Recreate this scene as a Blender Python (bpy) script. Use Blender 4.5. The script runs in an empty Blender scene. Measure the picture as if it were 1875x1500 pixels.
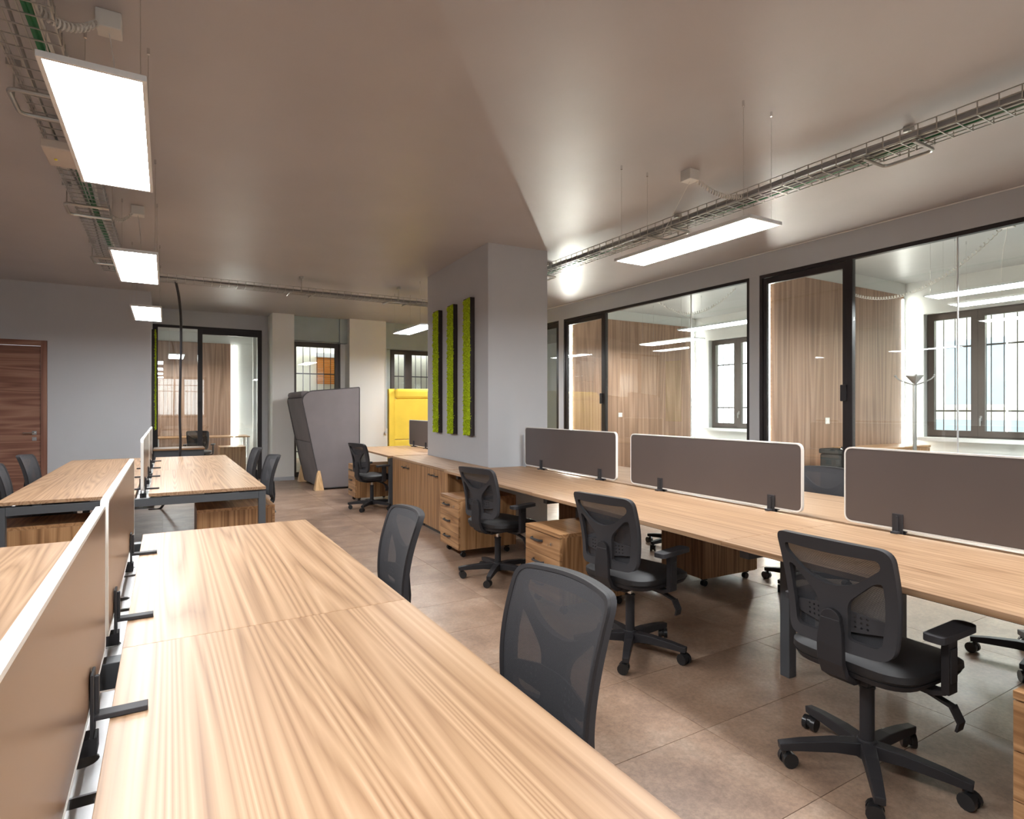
import bpy, bmesh, math, random
from mathutils import Vector, Matrix
from mathutils.geometry import tessellate_polygon
random.seed(7)
R = math.radians
scene = bpy.context.scene
COL = scene.collection

# ------------------------------------------------------------------ camera
HC = 1.385          # eye height
H = 3.21            # ceiling height
D = 0.74            # desk height
cam_d = bpy.data.cameras.new('camera')
cam_d.sensor_width = 36.0
cam_d.sensor_fit = 'HORIZONTAL'
cam_d.lens = 36.0 * 1075.0 / 1875.0
cam_d.shift_y = -2.0 / 1875.0
cam_d.clip_start = 0.05
cam = bpy.data.objects.new('camera', cam_d)
COL.objects.link(cam)
cam.location = (0, 0, HC)
cam.rotation_euler = (R(90), 0, R(-30.55))
scene.camera = cam

# ------------------------------------------------------------------ world, exposure
world = bpy.data.worlds.new('overcast_sky')
scene.world = world
world.use_nodes = True
bg = world.node_tree.nodes['Background']
bg.inputs[0].default_value = (0.93, 0.97, 1.0, 1)
bg.inputs[1].default_value = 4.0
scene.view_settings.view_transform = 'Standard'
scene.view_settings.look = 'None'
scene.view_settings.gamma = 1.0
scene.view_settings.use_curve_mapping = False
scene.view_settings.exposure = 0.9
scene.cycles.use_denoising = True
scene.cycles.max_bounces = 10
scene.cycles.diffuse_bounces = 6
scene.cycles.glossy_bounces = 5
scene.cycles.transparent_max_bounces = 24
scene.cycles.sample_clamp_indirect = 8.0
LAMP = 37.0         # radiance of the ceiling panels
STRIP = 130.0       # radiance of the vertical strips by the glass doors
STRIP2 = 28.0       # radiance of the dimmer strips at the window ends

# ------------------------------------------------------------------ materials
MATS = {}
def newmat(name):
    m = bpy.data.materials.new(name)
    m.use_nodes = True
    nt = m.node_tree
    for n in list(nt.nodes): nt.nodes.remove(n)
    out = nt.nodes.new('ShaderNodeOutputMaterial')
    MATS[name] = m
    return m, nt, out
def N(nt, t, **kw):
    n = nt.nodes.new(t)
    for k, v in kw.items():
        if k.startswith('i_'): n.inputs[k[2:].replace('_', ' ')].default_value = v
        else: setattr(n, k, v)
    return n
def plain(name, col, rough=0.5, metal=0.0, spec=0.5, var=0.06, vscale=3.0, bump=0.0, bscale=200.0, coat=0.0):
    """solid colour with slight procedural mottling and optional fine bump"""
    m, nt, out = newmat(name)
    b = N(nt, 'ShaderNodeBsdfPrincipled')
    b.inputs['Roughness'].default_value = rough
    b.inputs['Metallic'].default_value = metal
    b.inputs['Specular IOR Level'].default_value = spec
    b.inputs['Coat Weight'].default_value = coat
    tc = N(nt, 'ShaderNodeTexCoord')
    no = N(nt, 'ShaderNodeTexNoise')
    no.inputs['Scale'].default_value = vscale
    no.inputs['Detail'].default_value = 4
    nt.links.new(tc.outputs['Object'], no.inputs['Vector'])
    ramp = N(nt, 'ShaderNodeValToRGB')
    lo = [max(0, c * (1 - var)) for c in col]; hi = [min(1, c * (1 + var)) for c in col]
    ramp.color_ramp.elements[0].position = 0.3; ramp.color_ramp.elements[1].position = 0.7
    ramp.color_ramp.elements[0].color = (*lo, 1); ramp.color_ramp.elements[1].color = (*hi, 1)
    nt.links.new(no.outputs['Fac'], ramp.inputs['Fac'])
    nt.links.new(ramp.outputs['Color'], b.inputs['Base Color'])
    if bump:
        n2 = N(nt, 'ShaderNodeTexNoise'); n2.inputs['Scale'].default_value = bscale
        nt.links.new(tc.outputs['Object'], n2.inputs['Vector'])
        bp = N(nt, 'ShaderNodeBump'); bp.inputs['Strength'].default_value = bump; bp.inputs['Distance'].default_value = 0.002
        nt.links.new(n2.outputs['Fac'], bp.inputs['Height']); nt.links.new(bp.outputs['Normal'], b.inputs['Normal'])
    nt.links.new(b.outputs[0], out.inputs[0])
    return m
def wood(name, axis, stops, rough=0.38, across=9.0, along=0.55, rings=7.0, spec=0.4, fine=0.35, detail=1.0):
    """veneer with stretched growth rings; axis = grain direction in object space"""
    m, nt, out = newmat(name)
    L = nt.links
    tc = N(nt, 'ShaderNodeTexCoord'); oi = N(nt, 'ShaderNodeObjectInfo')
    off = N(nt, 'ShaderNodeVectorMath', operation='SCALE'); off.inputs[0].default_value = (31, 17, 23)
    L.new(oi.outputs['Random'], off.inputs['Scale'])
    add = N(nt, 'ShaderNodeVectorMath', operation='ADD')
    L.new(tc.outputs['Object'], add.inputs[0]); L.new(off.outputs[0], add.inputs[1])
    sc = [across] * 3; sc['XYZ'.index(axis)] = along
    mul = N(nt, 'ShaderNodeVectorMath', operation='MULTIPLY'); mul.inputs[1].default_value = sc
    L.new(add.outputs[0], mul.inputs[0])
    n1 = N(nt, 'ShaderNodeTexNoise'); n1.inputs['Scale'].default_value = 1.0; n1.inputs['Detail'].default_value = detail
    n1.inputs['Distortion'].default_value = 0.1
    L.new(mul.outputs[0], n1.inputs['Vector'])
    k = N(nt, 'ShaderNodeMath', operation='MULTIPLY'); k.inputs[1].default_value = rings
    L.new(n1.outputs['Fac'], k.inputs[0])
    pp = N(nt, 'ShaderNodeMath', operation='PINGPONG'); pp.inputs[1].default_value = 0.5
    L.new(k.outputs[0], pp.inputs[0])
    sc2 = [across * 14] * 3; sc2['XYZ'.index(axis)] = along * 3
    mul2 = N(nt, 'ShaderNodeVectorMath', operation='MULTIPLY'); mul2.inputs[1].default_value = sc2
    L.new(add.outputs[0], mul2.inputs[0])
    n2 = N(nt, 'ShaderNodeTexNoise'); n2.inputs['Scale'].default_value = 1.0; n2.inputs['Detail'].default_value = 3.0
    L.new(mul2.outputs[0], n2.inputs['Vector'])
    mx = N(nt, 'ShaderNodeMath', operation='MULTIPLY_ADD')
    L.new(n2.outputs['Fac'], mx.inputs[0]); mx.inputs[1].default_value = fine * 2
    a2 = N(nt, 'ShaderNodeMath', operation='MULTIPLY_ADD'); a2.inputs[1].default_value = 2 * (1 - fine); a2.inputs[2].default_value = -fine * 0.5
    L.new(pp.outputs[0], a2.inputs[0]); L.new(a2.outputs[0], mx.inputs[2])
    ramp = N(nt, 'ShaderNodeValToRGB')
    els = ramp.color_ramp.elements
    while len(els) < len(stops): els.new(0.5)
    for e, (p, c) in zip(els, stops): e.position = p; e.color = (*c, 1)
    L.new(mx.outputs[0], ramp.inputs['Fac'])
    b = N(nt, 'ShaderNodeBsdfPrincipled')
    b.inputs['Roughness'].default_value = rough; b.inputs['Specular IOR Level'].default_value = spec
    L.new(ramp.outputs['Color'], b.inputs['Base Color'])
    bp = N(nt, 'ShaderNodeBump'); bp.inputs['Strength'].default_value = 0.08; bp.inputs['Distance'].default_value = 0.001
    L.new(n2.outputs['Fac'], bp.inputs['Height']); L.new(bp.outputs['Normal'], b.inputs['Normal'])
    L.new(b.outputs[0], out.inputs[0])
    return m
def emit(name, col, s):
    m, nt, out = newmat(name)
    e = N(nt, 'ShaderNodeEmission'); e.inputs[0].default_value = (*col, 1); e.inputs[1].default_value = s
    nt.links.new(e.outputs[0], out.inputs[0])
    return m
def glassmat(name, tint=(0.96, 0.985, 0.975), f0=0.045):
    m, nt, out = newmat(name)
    L = nt.links
    lw = N(nt, 'ShaderNodeLayerWeight'); lw.inputs['Blend'].default_value = 0.5
    p = N(nt, 'ShaderNodeMath', operation='POWER'); p.inputs[1].default_value = 4.0
    L.new(lw.outputs['Facing'], p.inputs[0])
    ma = N(nt, 'ShaderNodeMath', operation='MULTIPLY_ADD'); ma.inputs[1].default_value = 0.8; ma.inputs[2].default_value = f0
    L.new(p.outputs[0], ma.inputs[0])
    t = N(nt, 'ShaderNodeBsdfTransparent'); t.inputs[0].default_value = (*tint, 1)
    g = N(nt, 'ShaderNodeBsdfGlossy'); g.inputs['Roughness'].default_value = 0.01; g.inputs[0].default_value = (0.95, 0.97, 0.97, 1)
    mix = N(nt, 'ShaderNodeMixShader')
    L.new(ma.outputs[0], mix.inputs[0]); L.new(t.outputs[0], mix.inputs[1]); L.new(g.outputs[0], mix.inputs[2])
    L.new(mix.outputs[0], out.inputs[0])
    return m
def meshmat(name, col, opacity):
    m, nt, out = newmat(name)
    L = nt.links
    tc = N(nt, 'ShaderNodeTexCoord')
    w1 = N(nt, 'ShaderNodeTexWave', bands_direction='Y'); w1.inputs['Scale'].default_value = 150
    w2 = N(nt, 'ShaderNodeTexWave', bands_direction='Z'); w2.inputs['Scale'].default_value = 110
    for w in (w1, w2): L.new(tc.outputs['Object'], w.inputs['Vector'])
    mn = N(nt, 'ShaderNodeMath', operation='MULTIPLY'); L.new(w1.outputs['Fac'], mn.inputs[0]); L.new(w2.outputs['Fac'], mn.inputs[1])
    ma = N(nt, 'ShaderNodeMath', operation='MULTIPLY_ADD'); ma.inputs[1].default_value = -0.5; ma.inputs[2].default_value = opacity + 0.125
    L.new(mn.outputs[0], ma.inputs[0])
    t = N(nt, 'ShaderNodeBsdfTransparent')
    b = N(nt, 'ShaderNodeBsdfPrincipled'); b.inputs['Base Color'].default_value = (*col, 1); b.inputs['Roughness'].default_value = 0.75
    mix = N(nt, 'ShaderNodeMixShader')
    L.new(ma.outputs[0], mix.inputs[0]); L.new(t.outputs[0], mix.inputs[1]); L.new(b.outputs[0], mix.inputs[2])
    L.new(mix.outputs[0], out.inputs[0])
    return m
def tilemat(name):
    """rust-brown porcelain with mottling; each tile gets its own shade"""
    m, nt, out = newmat(name)
    L = nt.links
    tc = N(nt, 'ShaderNodeTexCoord'); oi = N(nt, 'ShaderNodeObjectInfo')
    off = N(nt, 'ShaderNodeVectorMath', operation='SCALE'); off.inputs[0].default_value = (41, 27, 13)
    L.new(oi.outputs['Random'], off.inputs['Scale'])
    add = N(nt, 'ShaderNodeVectorMath', operation='ADD'); L.new(tc.outputs['Object'], add.inputs[0]); L.new(off.outputs[0], add.inputs[1])
    n1 = N(nt, 'ShaderNodeTexNoise'); n1.inputs['Scale'].default_value = 3.2; n1.inputs['Detail'].default_value = 7; n1.inputs['Roughness'].default_value = 0.62
    n2 = N(nt, 'ShaderNodeTexNoise'); n2.inputs['Scale'].default_value = 55; n2.inputs['Detail'].default_value = 5; n2.inputs['Roughness'].default_value = 0.7
    for n in (n1, n2): L.new(add.outputs[0], n.inputs['Vector'])
    r1 = N(nt, 'ShaderNodeValToRGB')
    e = r1.color_ramp.elements
    e.new(0.5)
    for el, (p, c) in zip(e, [(0.30, (0.215, 0.138, 0.097)), (0.5, (0.33, 0.217, 0.152)), (0.72, (0.42, 0.31, 0.235))]): el.position = p; el.color = (*c, 1)
    L.new(n1.outputs['Fac'], r1.inputs['Fac'])
    r2 = N(nt, 'ShaderNodeValToRGB')
    r2.color_ramp.elements[0].position = 0.35; r2.color_ramp.elements[1].position = 0.68
    r2.color_ramp.elements[0].color = (0.74, 0.73, 0.72, 1); r2.color_ramp.elements[1].color = (1.14, 1.12, 1.1, 1)
    L.new(n2.outputs['Fac'], r2.inputs['Fac'])
    mu = N(nt, 'ShaderNodeMix', data_type='RGBA', blend_type='MULTIPLY'); mu.inputs[0].default_value = 1
    L.new(r1.outputs['Color'], mu.inputs[6]); L.new(r2.outputs['Color'], mu.inputs[7])
    b = N(nt, 'ShaderNodeBsdfPrincipled'); b.inputs['Specular IOR Level'].default_value = 0.5
    rr = N(nt, 'ShaderNodeMath', operation='MULTIPLY_ADD'); rr.inputs[1].default_value = 0.2; rr.inputs[2].default_value = 0.27
    L.new(n2.outputs['Fac'], rr.inputs[0]); L.new(rr.outputs[0], b.inputs['Roughness'])
    L.new(mu.outputs[2], b.inputs['Base Color'])
    L.new(b.outputs[0], out.inputs[0])
    return m
OAK = [(0.0, (0.16, 0.082, 0.04)), (0.14, (0.25, 0.138, 0.072)), (0.4, (0.35, 0.21, 0.117)), (0.75, (0.43, 0.272, 0.162)), (1.0, (0.50, 0.335, 0.215))]
OAKP = [(0.0, (0.15, 0.072, 0.03)), (0.25, (0.26, 0.13, 0.055)), (0.55, (0.36, 0.19, 0.085)), (1.0, (0.49, 0.285, 0.14))]
WALN = [(0.0, (0.14, 0.06, 0.038)), (0.4, (0.235, 0.105, 0.07)), (0.75, (0.32, 0.165, 0.112)), (1.0, (0.42, 0.25, 0.18))]
PANEL = [(0.0, (0.17, 0.096, 0.060)), (0.35, (0.25, 0.145, 0.092)), (0.7, (0.33, 0.202, 0.135)), (1.0, (0.41, 0.265, 0.185))]
wood('oak_y', 'Y', OAK, across=5.5, along=0.13, rings=27, fine=0.45, rough=0.42, detail=0.9)
wood('oak_edge', 'Y', OAKP, across=12, along=0.5, fine=0.5)
wood('oak_z', 'Z', OAKP, across=10, along=0.4, rings=6)
wood('oak_h', 'Y', OAKP, across=12, along=0.6, rings=6)
wood('oak_x', 'X', OAKP, across=10, along=0.5, rings=6)
wood('walnut_x', 'X', WALN, across=9, along=0.5, rings=5, fine=0.45)
wood('walnut_z', 'Z', WALN, across=9, along=0.5, rings=4, fine=0.45)
wood('panel_z', 'Z', PANEL, across=5, along=0.25, rings=6, fine=0.45, rough=0.45)
wood('beech', 'Z', [(0.0, (0.55, 0.33, 0.15)), (1.0, (0.75, 0.5, 0.27))], across=10, along=1)
plain('wall_grey', (0.50, 0.507, 0.53), rough=0.55, spec=0.3, var=0.03, vscale=1.2, bump=0.05, bscale=90)
plain('wall_white', (0.84, 0.82, 0.78), rough=0.7, spec=0.3, var=0.02, vscale=1.0)
plain('room_white', (0.62, 0.63, 0.61), rough=0.65, spec=0.3, var=0.02)
plain('ceiling_paint', (0.45, 0.425, 0.428), rough=0.43, spec=0.5, var=0.05, vscale=1.2, bump=0.3, bscale=6)
plain('ceiling_white', (0.36, 0.365, 0.36), rough=0.4, spec=0.4, var=0.03)
plain('grout', (0.30, 0.235, 0.185), rough=0.7)
tilemat('tile')
plain('black_frame', (0.022, 0.017, 0.018), rough=0.4, spec=0.4)
plain('window_frame', (0.075, 0.058, 0.05), rough=0.4)
plain('shutter_box', (0.40, 0.46, 0.46), rough=0.4)
plain('desk_steel', (0.075, 0.08, 0.088), rough=0.42, metal=0.0, spec=0.45)
plain('dark_steel', (0.03, 0.03, 0.032), rough=0.4)
plain('white_steel', (0.72, 0.73, 0.73), rough=0.35, spec=0.5)
plain('duct_steel', (0.74, 0.75, 0.76), rough=0.35, metal=0.15)
plain('chrome', (0.75, 0.75, 0.75), rough=0.16, metal=1.0)
plain('zinc', (0.50, 0.49, 0.46), rough=0.32, metal=0.85)
plain('zinc_dark', (0.30, 0.30, 0.295), rough=0.4, metal=0.7)
plain('plastic_black', (0.025, 0.023, 0.025), rough=0.52, spec=0.3, bump=0.1, bscale=600)
plain('plastic_grey', (0.042, 0.04, 0.043), rough=0.58, spec=0.22, bump=0.1, bscale=600)
plain('seat_fabric', (0.015, 0.014, 0.015), rough=0.6, spec=0.5, bump=0.3, bscale=500)
meshmat('mesh_fabric', (0.034, 0.033, 0.037), 0.905)
plain('caster', (0.012, 0.012, 0.013), rough=0.3)
plain('matte_black', (0.006, 0.006, 0.0065), rough=0.6, spec=0.12)
plain('screen_taupe', (0.108, 0.085, 0.078), rough=0.36, spec=0.5, var=0.03)
plain('screen_painted_reflection', (0.17, 0.098, 0.058), rough=0.3, spec=0.6, var=0.03)  # taupe laminate with the oak desk's warm reflection painted into its colour
plain('screen_edge', (0.80, 0.78, 0.74), rough=0.4)
plain('sofa_grey', (0.205, 0.18, 0.18), rough=0.85, spec=0.2, bump=0.4, bscale=400)
plain('sofa_piping', (0.06, 0.055, 0.055), rough=0.8)
plain('sofa_yellow', (0.88, 0.60, 0.075), rough=0.85, spec=0.2, bump=0.4, bscale=400)
plain('white_plastic', (0.66, 0.64, 0.60), rough=0.4)
plain('beige_box', (0.55, 0.48, 0.42), rough=0.5)
plain('green_cable', (0.01, 0.16, 0.055), rough=0.4)
plain('grey_cable', (0.20, 0.20, 0.20), rough=0.5)
plain('black_cable', (0.012, 0.01, 0.011), rough=0.35)
plain('moss', (0.46, 0.58, 0.025), rough=0.95, spec=0.1, var=0.45, vscale=55)
plain('moss_frame', (0.02, 0.011, 0.009), rough=0.5)
plain('iron', (0.10, 0.085, 0.08), rough=0.6)
plain('facade_cream', (0.88, 0.85, 0.70), rough=0.9, spec=0.1)
plain('facade_white', (0.82, 0.82, 0.80), rough=0.9, spec=0.1)
plain('facade_blue', (0.30, 0.36, 0.42), rough=0.7)
plain('blind_orange', (0.8, 0.28, 0.035), rough=0.7)
plain('ground_out', (0.5, 0.48, 0.45), rough=0.9)
plain('yellow_led', (0.8, 0.7, 0.02), rough=0.4)
glassmat('glass')
glassmat('glass_window', (0.97, 0.99, 0.985), 0.05)
emit('lamp_glow', (0.962, 0.985, 1.0), LAMP)
emit('strip_glow', (1.0, 0.955, 0.86), STRIP)
emit('strip_dim', (1.0, 0.975, 0.90), STRIP2)

# ------------------------------------------------------------------ mesh builder
class MB:
    def __init__(s): s.v = []; s.f = []
    def add(s, vs, fs):
        o = len(s.v); s.v += [tuple(v) for v in vs]; s.f += [tuple(i + o for i in f) for f in fs]; return s
    def box(s, x0, x1, y0, y1, z0, z1):
        vs = [(x, y, z) for x in (x0, x1) for y in (y0, y1) for z in (z0, z1)]
        return s.add(vs, [(0, 1, 3, 2), (4, 6, 7, 5), (0, 4, 5, 1), (2, 3, 7, 6), (0, 2, 6, 4), (1, 5, 7, 3)])
    def cyl(s, p0, p1, r, n=12, r1=None):
        p0, p1 = Vector(p0), Vector(p1); r1 = r if r1 is None else r1
        d = (p1 - p0).normalized()
        a = d.orthogonal().normalized(); b = d.cross(a)
        vs = []
        for p, rr in ((p0, r), (p1, r1)):
            for i in range(n):
                t = 2 * math.pi * i / n
                vs.append(p + a * (rr * math.cos(t)) + b * (rr * math.sin(t)))
        fs = [(i, (i + 1) % n, n + (i + 1) % n, n + i) for i in range(n)]
        fs += [tuple(reversed(range(n))), tuple(range(n, 2 * n))]
        return s.add(vs, fs)
    def tube(s, pts, r, n=8, closed=False):
        pts = [Vector(p) for p in pts]
        m = len(pts); vs = []; prev = None
        for i, p in enumerate(pts):
            if closed: t = (pts[(i + 1) % m] - pts[i - 1]).normalized()
            else: t = (pts[min(i + 1, m - 1)] - pts[max(i - 1, 0)]).normalized()
            if prev is None: a = t.orthogonal().normalized()
            else:
                a = prev - t * prev.dot(t)
                a = a.normalized() if a.length > 1e-6 else t.orthogonal().normalized()
            prev = a; b = t.cross(a)
            for k in range(n):
                an = 2 * math.pi * k / n
                vs.append(p + a * (r * math.cos(an)) + b * (r * math.sin(an)))
        fs = []
        for i in range(m if closed else m - 1):
            j = (i + 1) % m
            for k in range(n):
                fs.append((i * n + k, i * n + (k + 1) % n, j * n + (k + 1) % n, j * n + k))
        if not closed: fs += [tuple(reversed(range(n))), tuple(range((m - 1) * n, m * n))]
        return s.add(vs, fs)
    def ribbon(s, pts, half, up):
        """rectangular bar swept along pts; half=(w,t); up = fixed width axis"""
        pts = [Vector(p) for p in pts]; up = Vector(up).normalized(); vs = []; m = len(pts)
        for i, p in enumerate(pts):
            t = (pts[min(i + 1, m - 1)] - pts[max(i - 1, 0)]).normalized()
            nrm = t.cross(up).normalized()
            h = half(i / (m - 1)) if callable(half) else half
            for a, b in ((-1, -1), (1, -1), (1, 1), (-1, 1)):
                vs.append(p + up * (h[0] * a) + nrm * (h[1] * b))
        fs = [(i * 4 + k, i * 4 + (k + 1) % 4, i * 4 + 4 + (k + 1) % 4, i * 4 + 4 + k) for i in range(m - 1) for k in range(4)]
        fs += [(3, 2, 1, 0), tuple(range((m - 1) * 4, m * 4))]
        return s.add(vs, fs)
    def plate(s, loops, fn, th):
        """flat outline with holes, thickened: fn(a,b,side)->xyz with side 0/1"""
        flat = [p for l in loops for p in l]
        tris = tessellate_polygon([[Vector((p[0], p[1], 0)) for p in l] for l in loops])
        n = len(flat)
        vs = [fn(p[0], p[1], 0) for p in flat] + [fn(p[0], p[1], th) for p in flat]
        fs = []
        for t in tris:
            fs.append(tuple(t)); fs.append(tuple(i + n for i in reversed(t)))
        o = 0
        for l in loops:
            k = len(l)
            for i in range(k):
                a, b = o + i, o + (i + 1) % k
                fs.append((a, b, b + n, a + n))
            o += k
        return s.add(vs, fs)
    def curved(s, loops, fn, th, ga, gb):
        """like plate, but first cut along grid lines so that the sheet can bend smoothly"""
        flat = [p for l in loops for p in l]
        tris = tessellate_polygon([[Vector((p[0], p[1], 0)) for p in l] for l in loops])
        bm = bmesh.new()
        bv = [bm.verts.new((p[0], p[1], 0)) for p in flat]
        for t in tris:
            try: bm.faces.new([bv[i] for i in t])
            except ValueError: pass
        for ax, g in ((0, ga), (1, gb)):
            lo = min(p[ax] for p in flat); hi = max(p[ax] for p in flat)
            n = max(1, int((hi - lo) / g))
            for i in range(1, n):
                co = [0, 0, 0]; no = [0, 0, 0]; co[ax] = lo + (hi - lo) * i / n + 1.3e-5; no[ax] = 1
                bmesh.ops.bisect_plane(bm, geom=bm.verts[:] + bm.edges[:] + bm.faces[:], plane_co=co, plane_no=no)
        bm.verts.index_update(); bm.verts.ensure_lookup_table()
        n = len(bm.verts)
        vs = [fn(v.co.x, v.co.y, 0) for v in bm.verts] + [fn(v.co.x, v.co.y, th) for v in bm.verts]
        fs = []
        for f in bm.faces:
            ix = [v.index for v in f.verts]
            fs.append(tuple(ix)); fs.append(tuple(i + n for i in reversed(ix)))
        for e in bm.edges:
            if len(e.link_faces) == 1:
                a, b = e.verts[0].index, e.verts[1].index
                fs.append((a, b, b + n, a + n))
        bm.free()
        return s.add(vs, fs)
    def sphere(s, c, r, n=10, sq=(1, 1, 1)):
        m = n // 2; vs = []; fs = []
        for i in range(m + 1):
            ph = math.pi * i / m
            for k in range(n):
                th = 2 * math.pi * k / n
                vs.append((c[0] + r * sq[0] * math.sin(ph) * math.cos(th), c[1] + r * sq[1] * math.sin(ph) * math.sin(th), c[2] + r * sq[2] * math.cos(ph)))
        for i in range(m):
            for k in range(n): fs.append((i * n + k, i * n + (k + 1) % n, (i + 1) * n + (k + 1) % n, (i + 1) * n + k))
        return s.add(vs, fs)
    def mesh(s, name, mat, smooth=False):
        me = bpy.data.meshes.new(name)
        me.from_pydata(s.v, [], s.f)
        bm = bmesh.new(); bm.from_mesh(me)
        bmesh.ops.remove_doubles(bm, verts=bm.verts, dist=1e-6)
        bmesh.ops.recalc_face_normals(bm, faces=bm.faces)
        bm.to_mesh(me); bm.free()
        me.materials.append(MATS[mat])
        if smooth:
            for p in me.polygons: p.use_smooth = True
            me.set_sharp_from_angle(angle=R(38))
        return me
    def build(s, name, mat, parent=None, loc=None, rotz=0, smooth=False, bevel=0, kind=None, label=None):
        o = bpy.data.objects.new(name, s.mesh(name, mat, smooth))
        COL.objects.link(o)
        if parent: o.parent = parent
        if loc: o.location = loc
        if rotz: o.rotation_euler = (0, 0, rotz)
        if bevel:
            md = o.modifiers.new('bevel', 'BEVEL'); md.width = bevel; md.segments = 2; md.limit_method = 'ANGLE'; md.angle_limit = R(40)
        if kind: o['kind'] = kind
        if label: o['label'] = label
        return o
def box(name, mat, x0, x1, y0, y1, z0, z1, parent=None, bevel=0, label=None):
    """a box whose origin is at its own centre (so patterns stay tied to the piece)"""
    cx, cy, cz = (x0 + x1) / 2, (y0 + y1) / 2, (z0 + z1) / 2
    m = MB().box(x0 - cx, x1 - cx, y0 - cy, y1 - cy, z0 - cz, z1 - cz)
    return m.build(name, mat, parent, (cx, cy, cz), bevel=bevel, label=label)
def thing(name, label, cat, loc=(0, 0, 0), rotz=0, group=None):
    o = bpy.data.objects.new(name, None); COL.objects.link(o)
    o.empty_display_size = 0.1
    o.location = loc; o.rotation_euler = (0, 0, rotz)
    o['label'] = label; o['category'] = cat
    if group: o['group'] = group
    return o
def tag(o, label, cat, group=None):
    o['label'] = label; o['category'] = cat
    if group: o['group'] = group
    return o
def struct(name, label, loc=(0, 0, 0)):
    o = bpy.data.objects.new(name, None); COL.objects.link(o)
    o.location = loc; o['kind'] = 'structure'; o['label'] = label
    return o
def sbox(name, mat, dims, label):
    o = box(name, mat, *dims); o['kind'] = 'structure'; o['label'] = label
    return o
def dup(root, loc, rotz, label, group=None):
    r = root.copy(); COL.objects.link(r); r.location = loc; r.rotation_euler = (0, 0, rotz); r['label'] = label
    if group: r['group'] = group
    for ch in list(root.children):
        c = ch.copy(); COL.objects.link(c); c.parent = r
        for g in ch.children:
            d = g.copy(); COL.objects.link(d); d.parent = c
    return r
def rounded(pts, r, n=5):
    """round the corners of a polygon; r may be a list"""
    out = []; m = len(pts)
    for i, p in enumerate(pts):
        p = Vector(p); a = Vector(pts[i - 1]); b = Vector(pts[(i + 1) % m])
        rr = r[i] if isinstance(r, (list, tuple)) else r
        u = (a - p); v = (b - p)
        rr = min(rr, u.length * 0.49, v.length * 0.49)
        q0 = p + u.normalized() * rr; q1 = p + v.normalized() * rr
        for k in range(n + 1):
            t = k / n
            q = q0 * (1 - t) ** 2 + p * 2 * t * (1 - t) + q1 * t * t
            out.append((q.x, q.y))
    return out
# right-hand group stands slightly askew, square with the column
RA = R(2.6)
def rw(v, u): return (2.2445 + v * math.cos(RA) + u * math.sin(RA), -v * math.sin(RA) + u * math.cos(RA))
def rg(v, u, z=0): p = rw(v, u); return (p[0], p[1], z)

# ================================================================== SETTING
# floor slab with tiles laid on it
floor = sbox('floor', 'grout', (-4.1, 9.8, -3.2, 17.2, -0.2, -0.0085), 'rust brown porcelain tile floor')
TX, TY = 1.02, 0.5175
tm = MB().box(-TX / 2 + 0.0013, TX / 2 - 0.0013, -TY / 2 + 0.0013, TY / 2 - 0.0013, -0.008, 0.0).mesh('tile', 'tile')
fz = floor.location.z
for i in range(-4, 4):
    for j in range(-2, 23):
        x = 2.01 + (i + 0.5) * TX; y = 1.242 + (j + 0.5) * TY
        if x < -1.6 and y < 3.5: continue
        t = bpy.data.objects.new('tile', tm); COL.objects.link(t)
        t.parent = floor; t.location = (x - floor.location.x, y - floor.location.y, -fz)
# remaining unseen floor areas: rooms behind the glass and the far left corner
fl = MB().box(6.092, 9.75, -3.1, 17.1, -0.0084, 0); fl.box(-4.05, 2.01 - 4 * TX, -3.1, 17.1, -0.0084, 0); fl.box(2.01 - 4 * TX + 0.002, 6.09, 12.63, 17.1, -0.0084, 0)
fl.box(2.01 - 4 * TX + 0.002, 6.09, -3.1, 0.2, -0.0084, -0.001); fl.box(2.01 - 4 * TX + 0.002, -1.58, 0.202, 3.6, -0.0084, -0.001)
flo = fl.build('tile_field', 'tile', floor, (-floor.location.x, -floor.location.y, -fz)); flo['kind'] = 'stuff'

ceiling = sbox('ceiling', 'ceiling_paint', (-4.1, 6.03, -3.2, 12.45, H, H + 0.12), 'satin taupe painted ceiling')
ceil2 = sbox('ceiling_rooms', 'ceiling_white', (6.03, 9.8, -3.2, 17.2, H, H + 0.12), 'pale ceiling of the glazed offices')
ceil3 = sbox('ceiling_far', 'ceiling_white', (-4.1, 6.03, 12.45, 17.2, H, H + 0.12), 'pale ceiling of the far office')

# left door wall
wl = struct('wall_left', 'grey painted wall with the walnut door')
DX0, DX1, DT = -2.48, -1.477, 2.368
WY = 10.77
box('wall_panel', 'wall_grey', -4.1, DX0, WY, WY + 0.14, 0, H, wl)
box('wall_panel', 'wall_grey', DX1, -0.2, WY, WY + 0.14, 0, H, wl)
box('wall_panel', 'wall_grey', DX0, DX1, WY, WY + 0.14, DT, H, wl)
box('wall_return', 'wall_grey', -0.34, -0.2, WY + 0.14, 12.45, 0, H, wl)
wo = sbox('wall_outer', 'wall_grey', (-4.22, -4.1, -3.2, 12.6, 0, H), 'grey side wall beyond the left edge')
d1 = struct('door_1', 'walnut veneer door with horizontal grain in its frame')
box('door_frame', 'walnut_z', DX1 - 0.075, DX1 - 0.001, WY - 0.015, WY + 0.12, 0, DT - 0.001, d1, 0.002)
box('door_frame', 'walnut_z', DX0 + 0.001, DX0 + 0.075, WY - 0.015, WY + 0.12, 0, DT - 0.001, d1, 0.002)
box('door_head', 'walnut_x', DX0 + 0.076, DX1 - 0.076, WY - 0.015, WY + 0.12, DT - 0.08, DT - 0.001, d1, 0.002)
leaf = box('door_leaf', 'walnut_x', DX0 + 0.079, DX1 - 0.079, WY + 0.008, WY + 0.05, 0.008, DT - 0.084, d1, 0.002)
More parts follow.
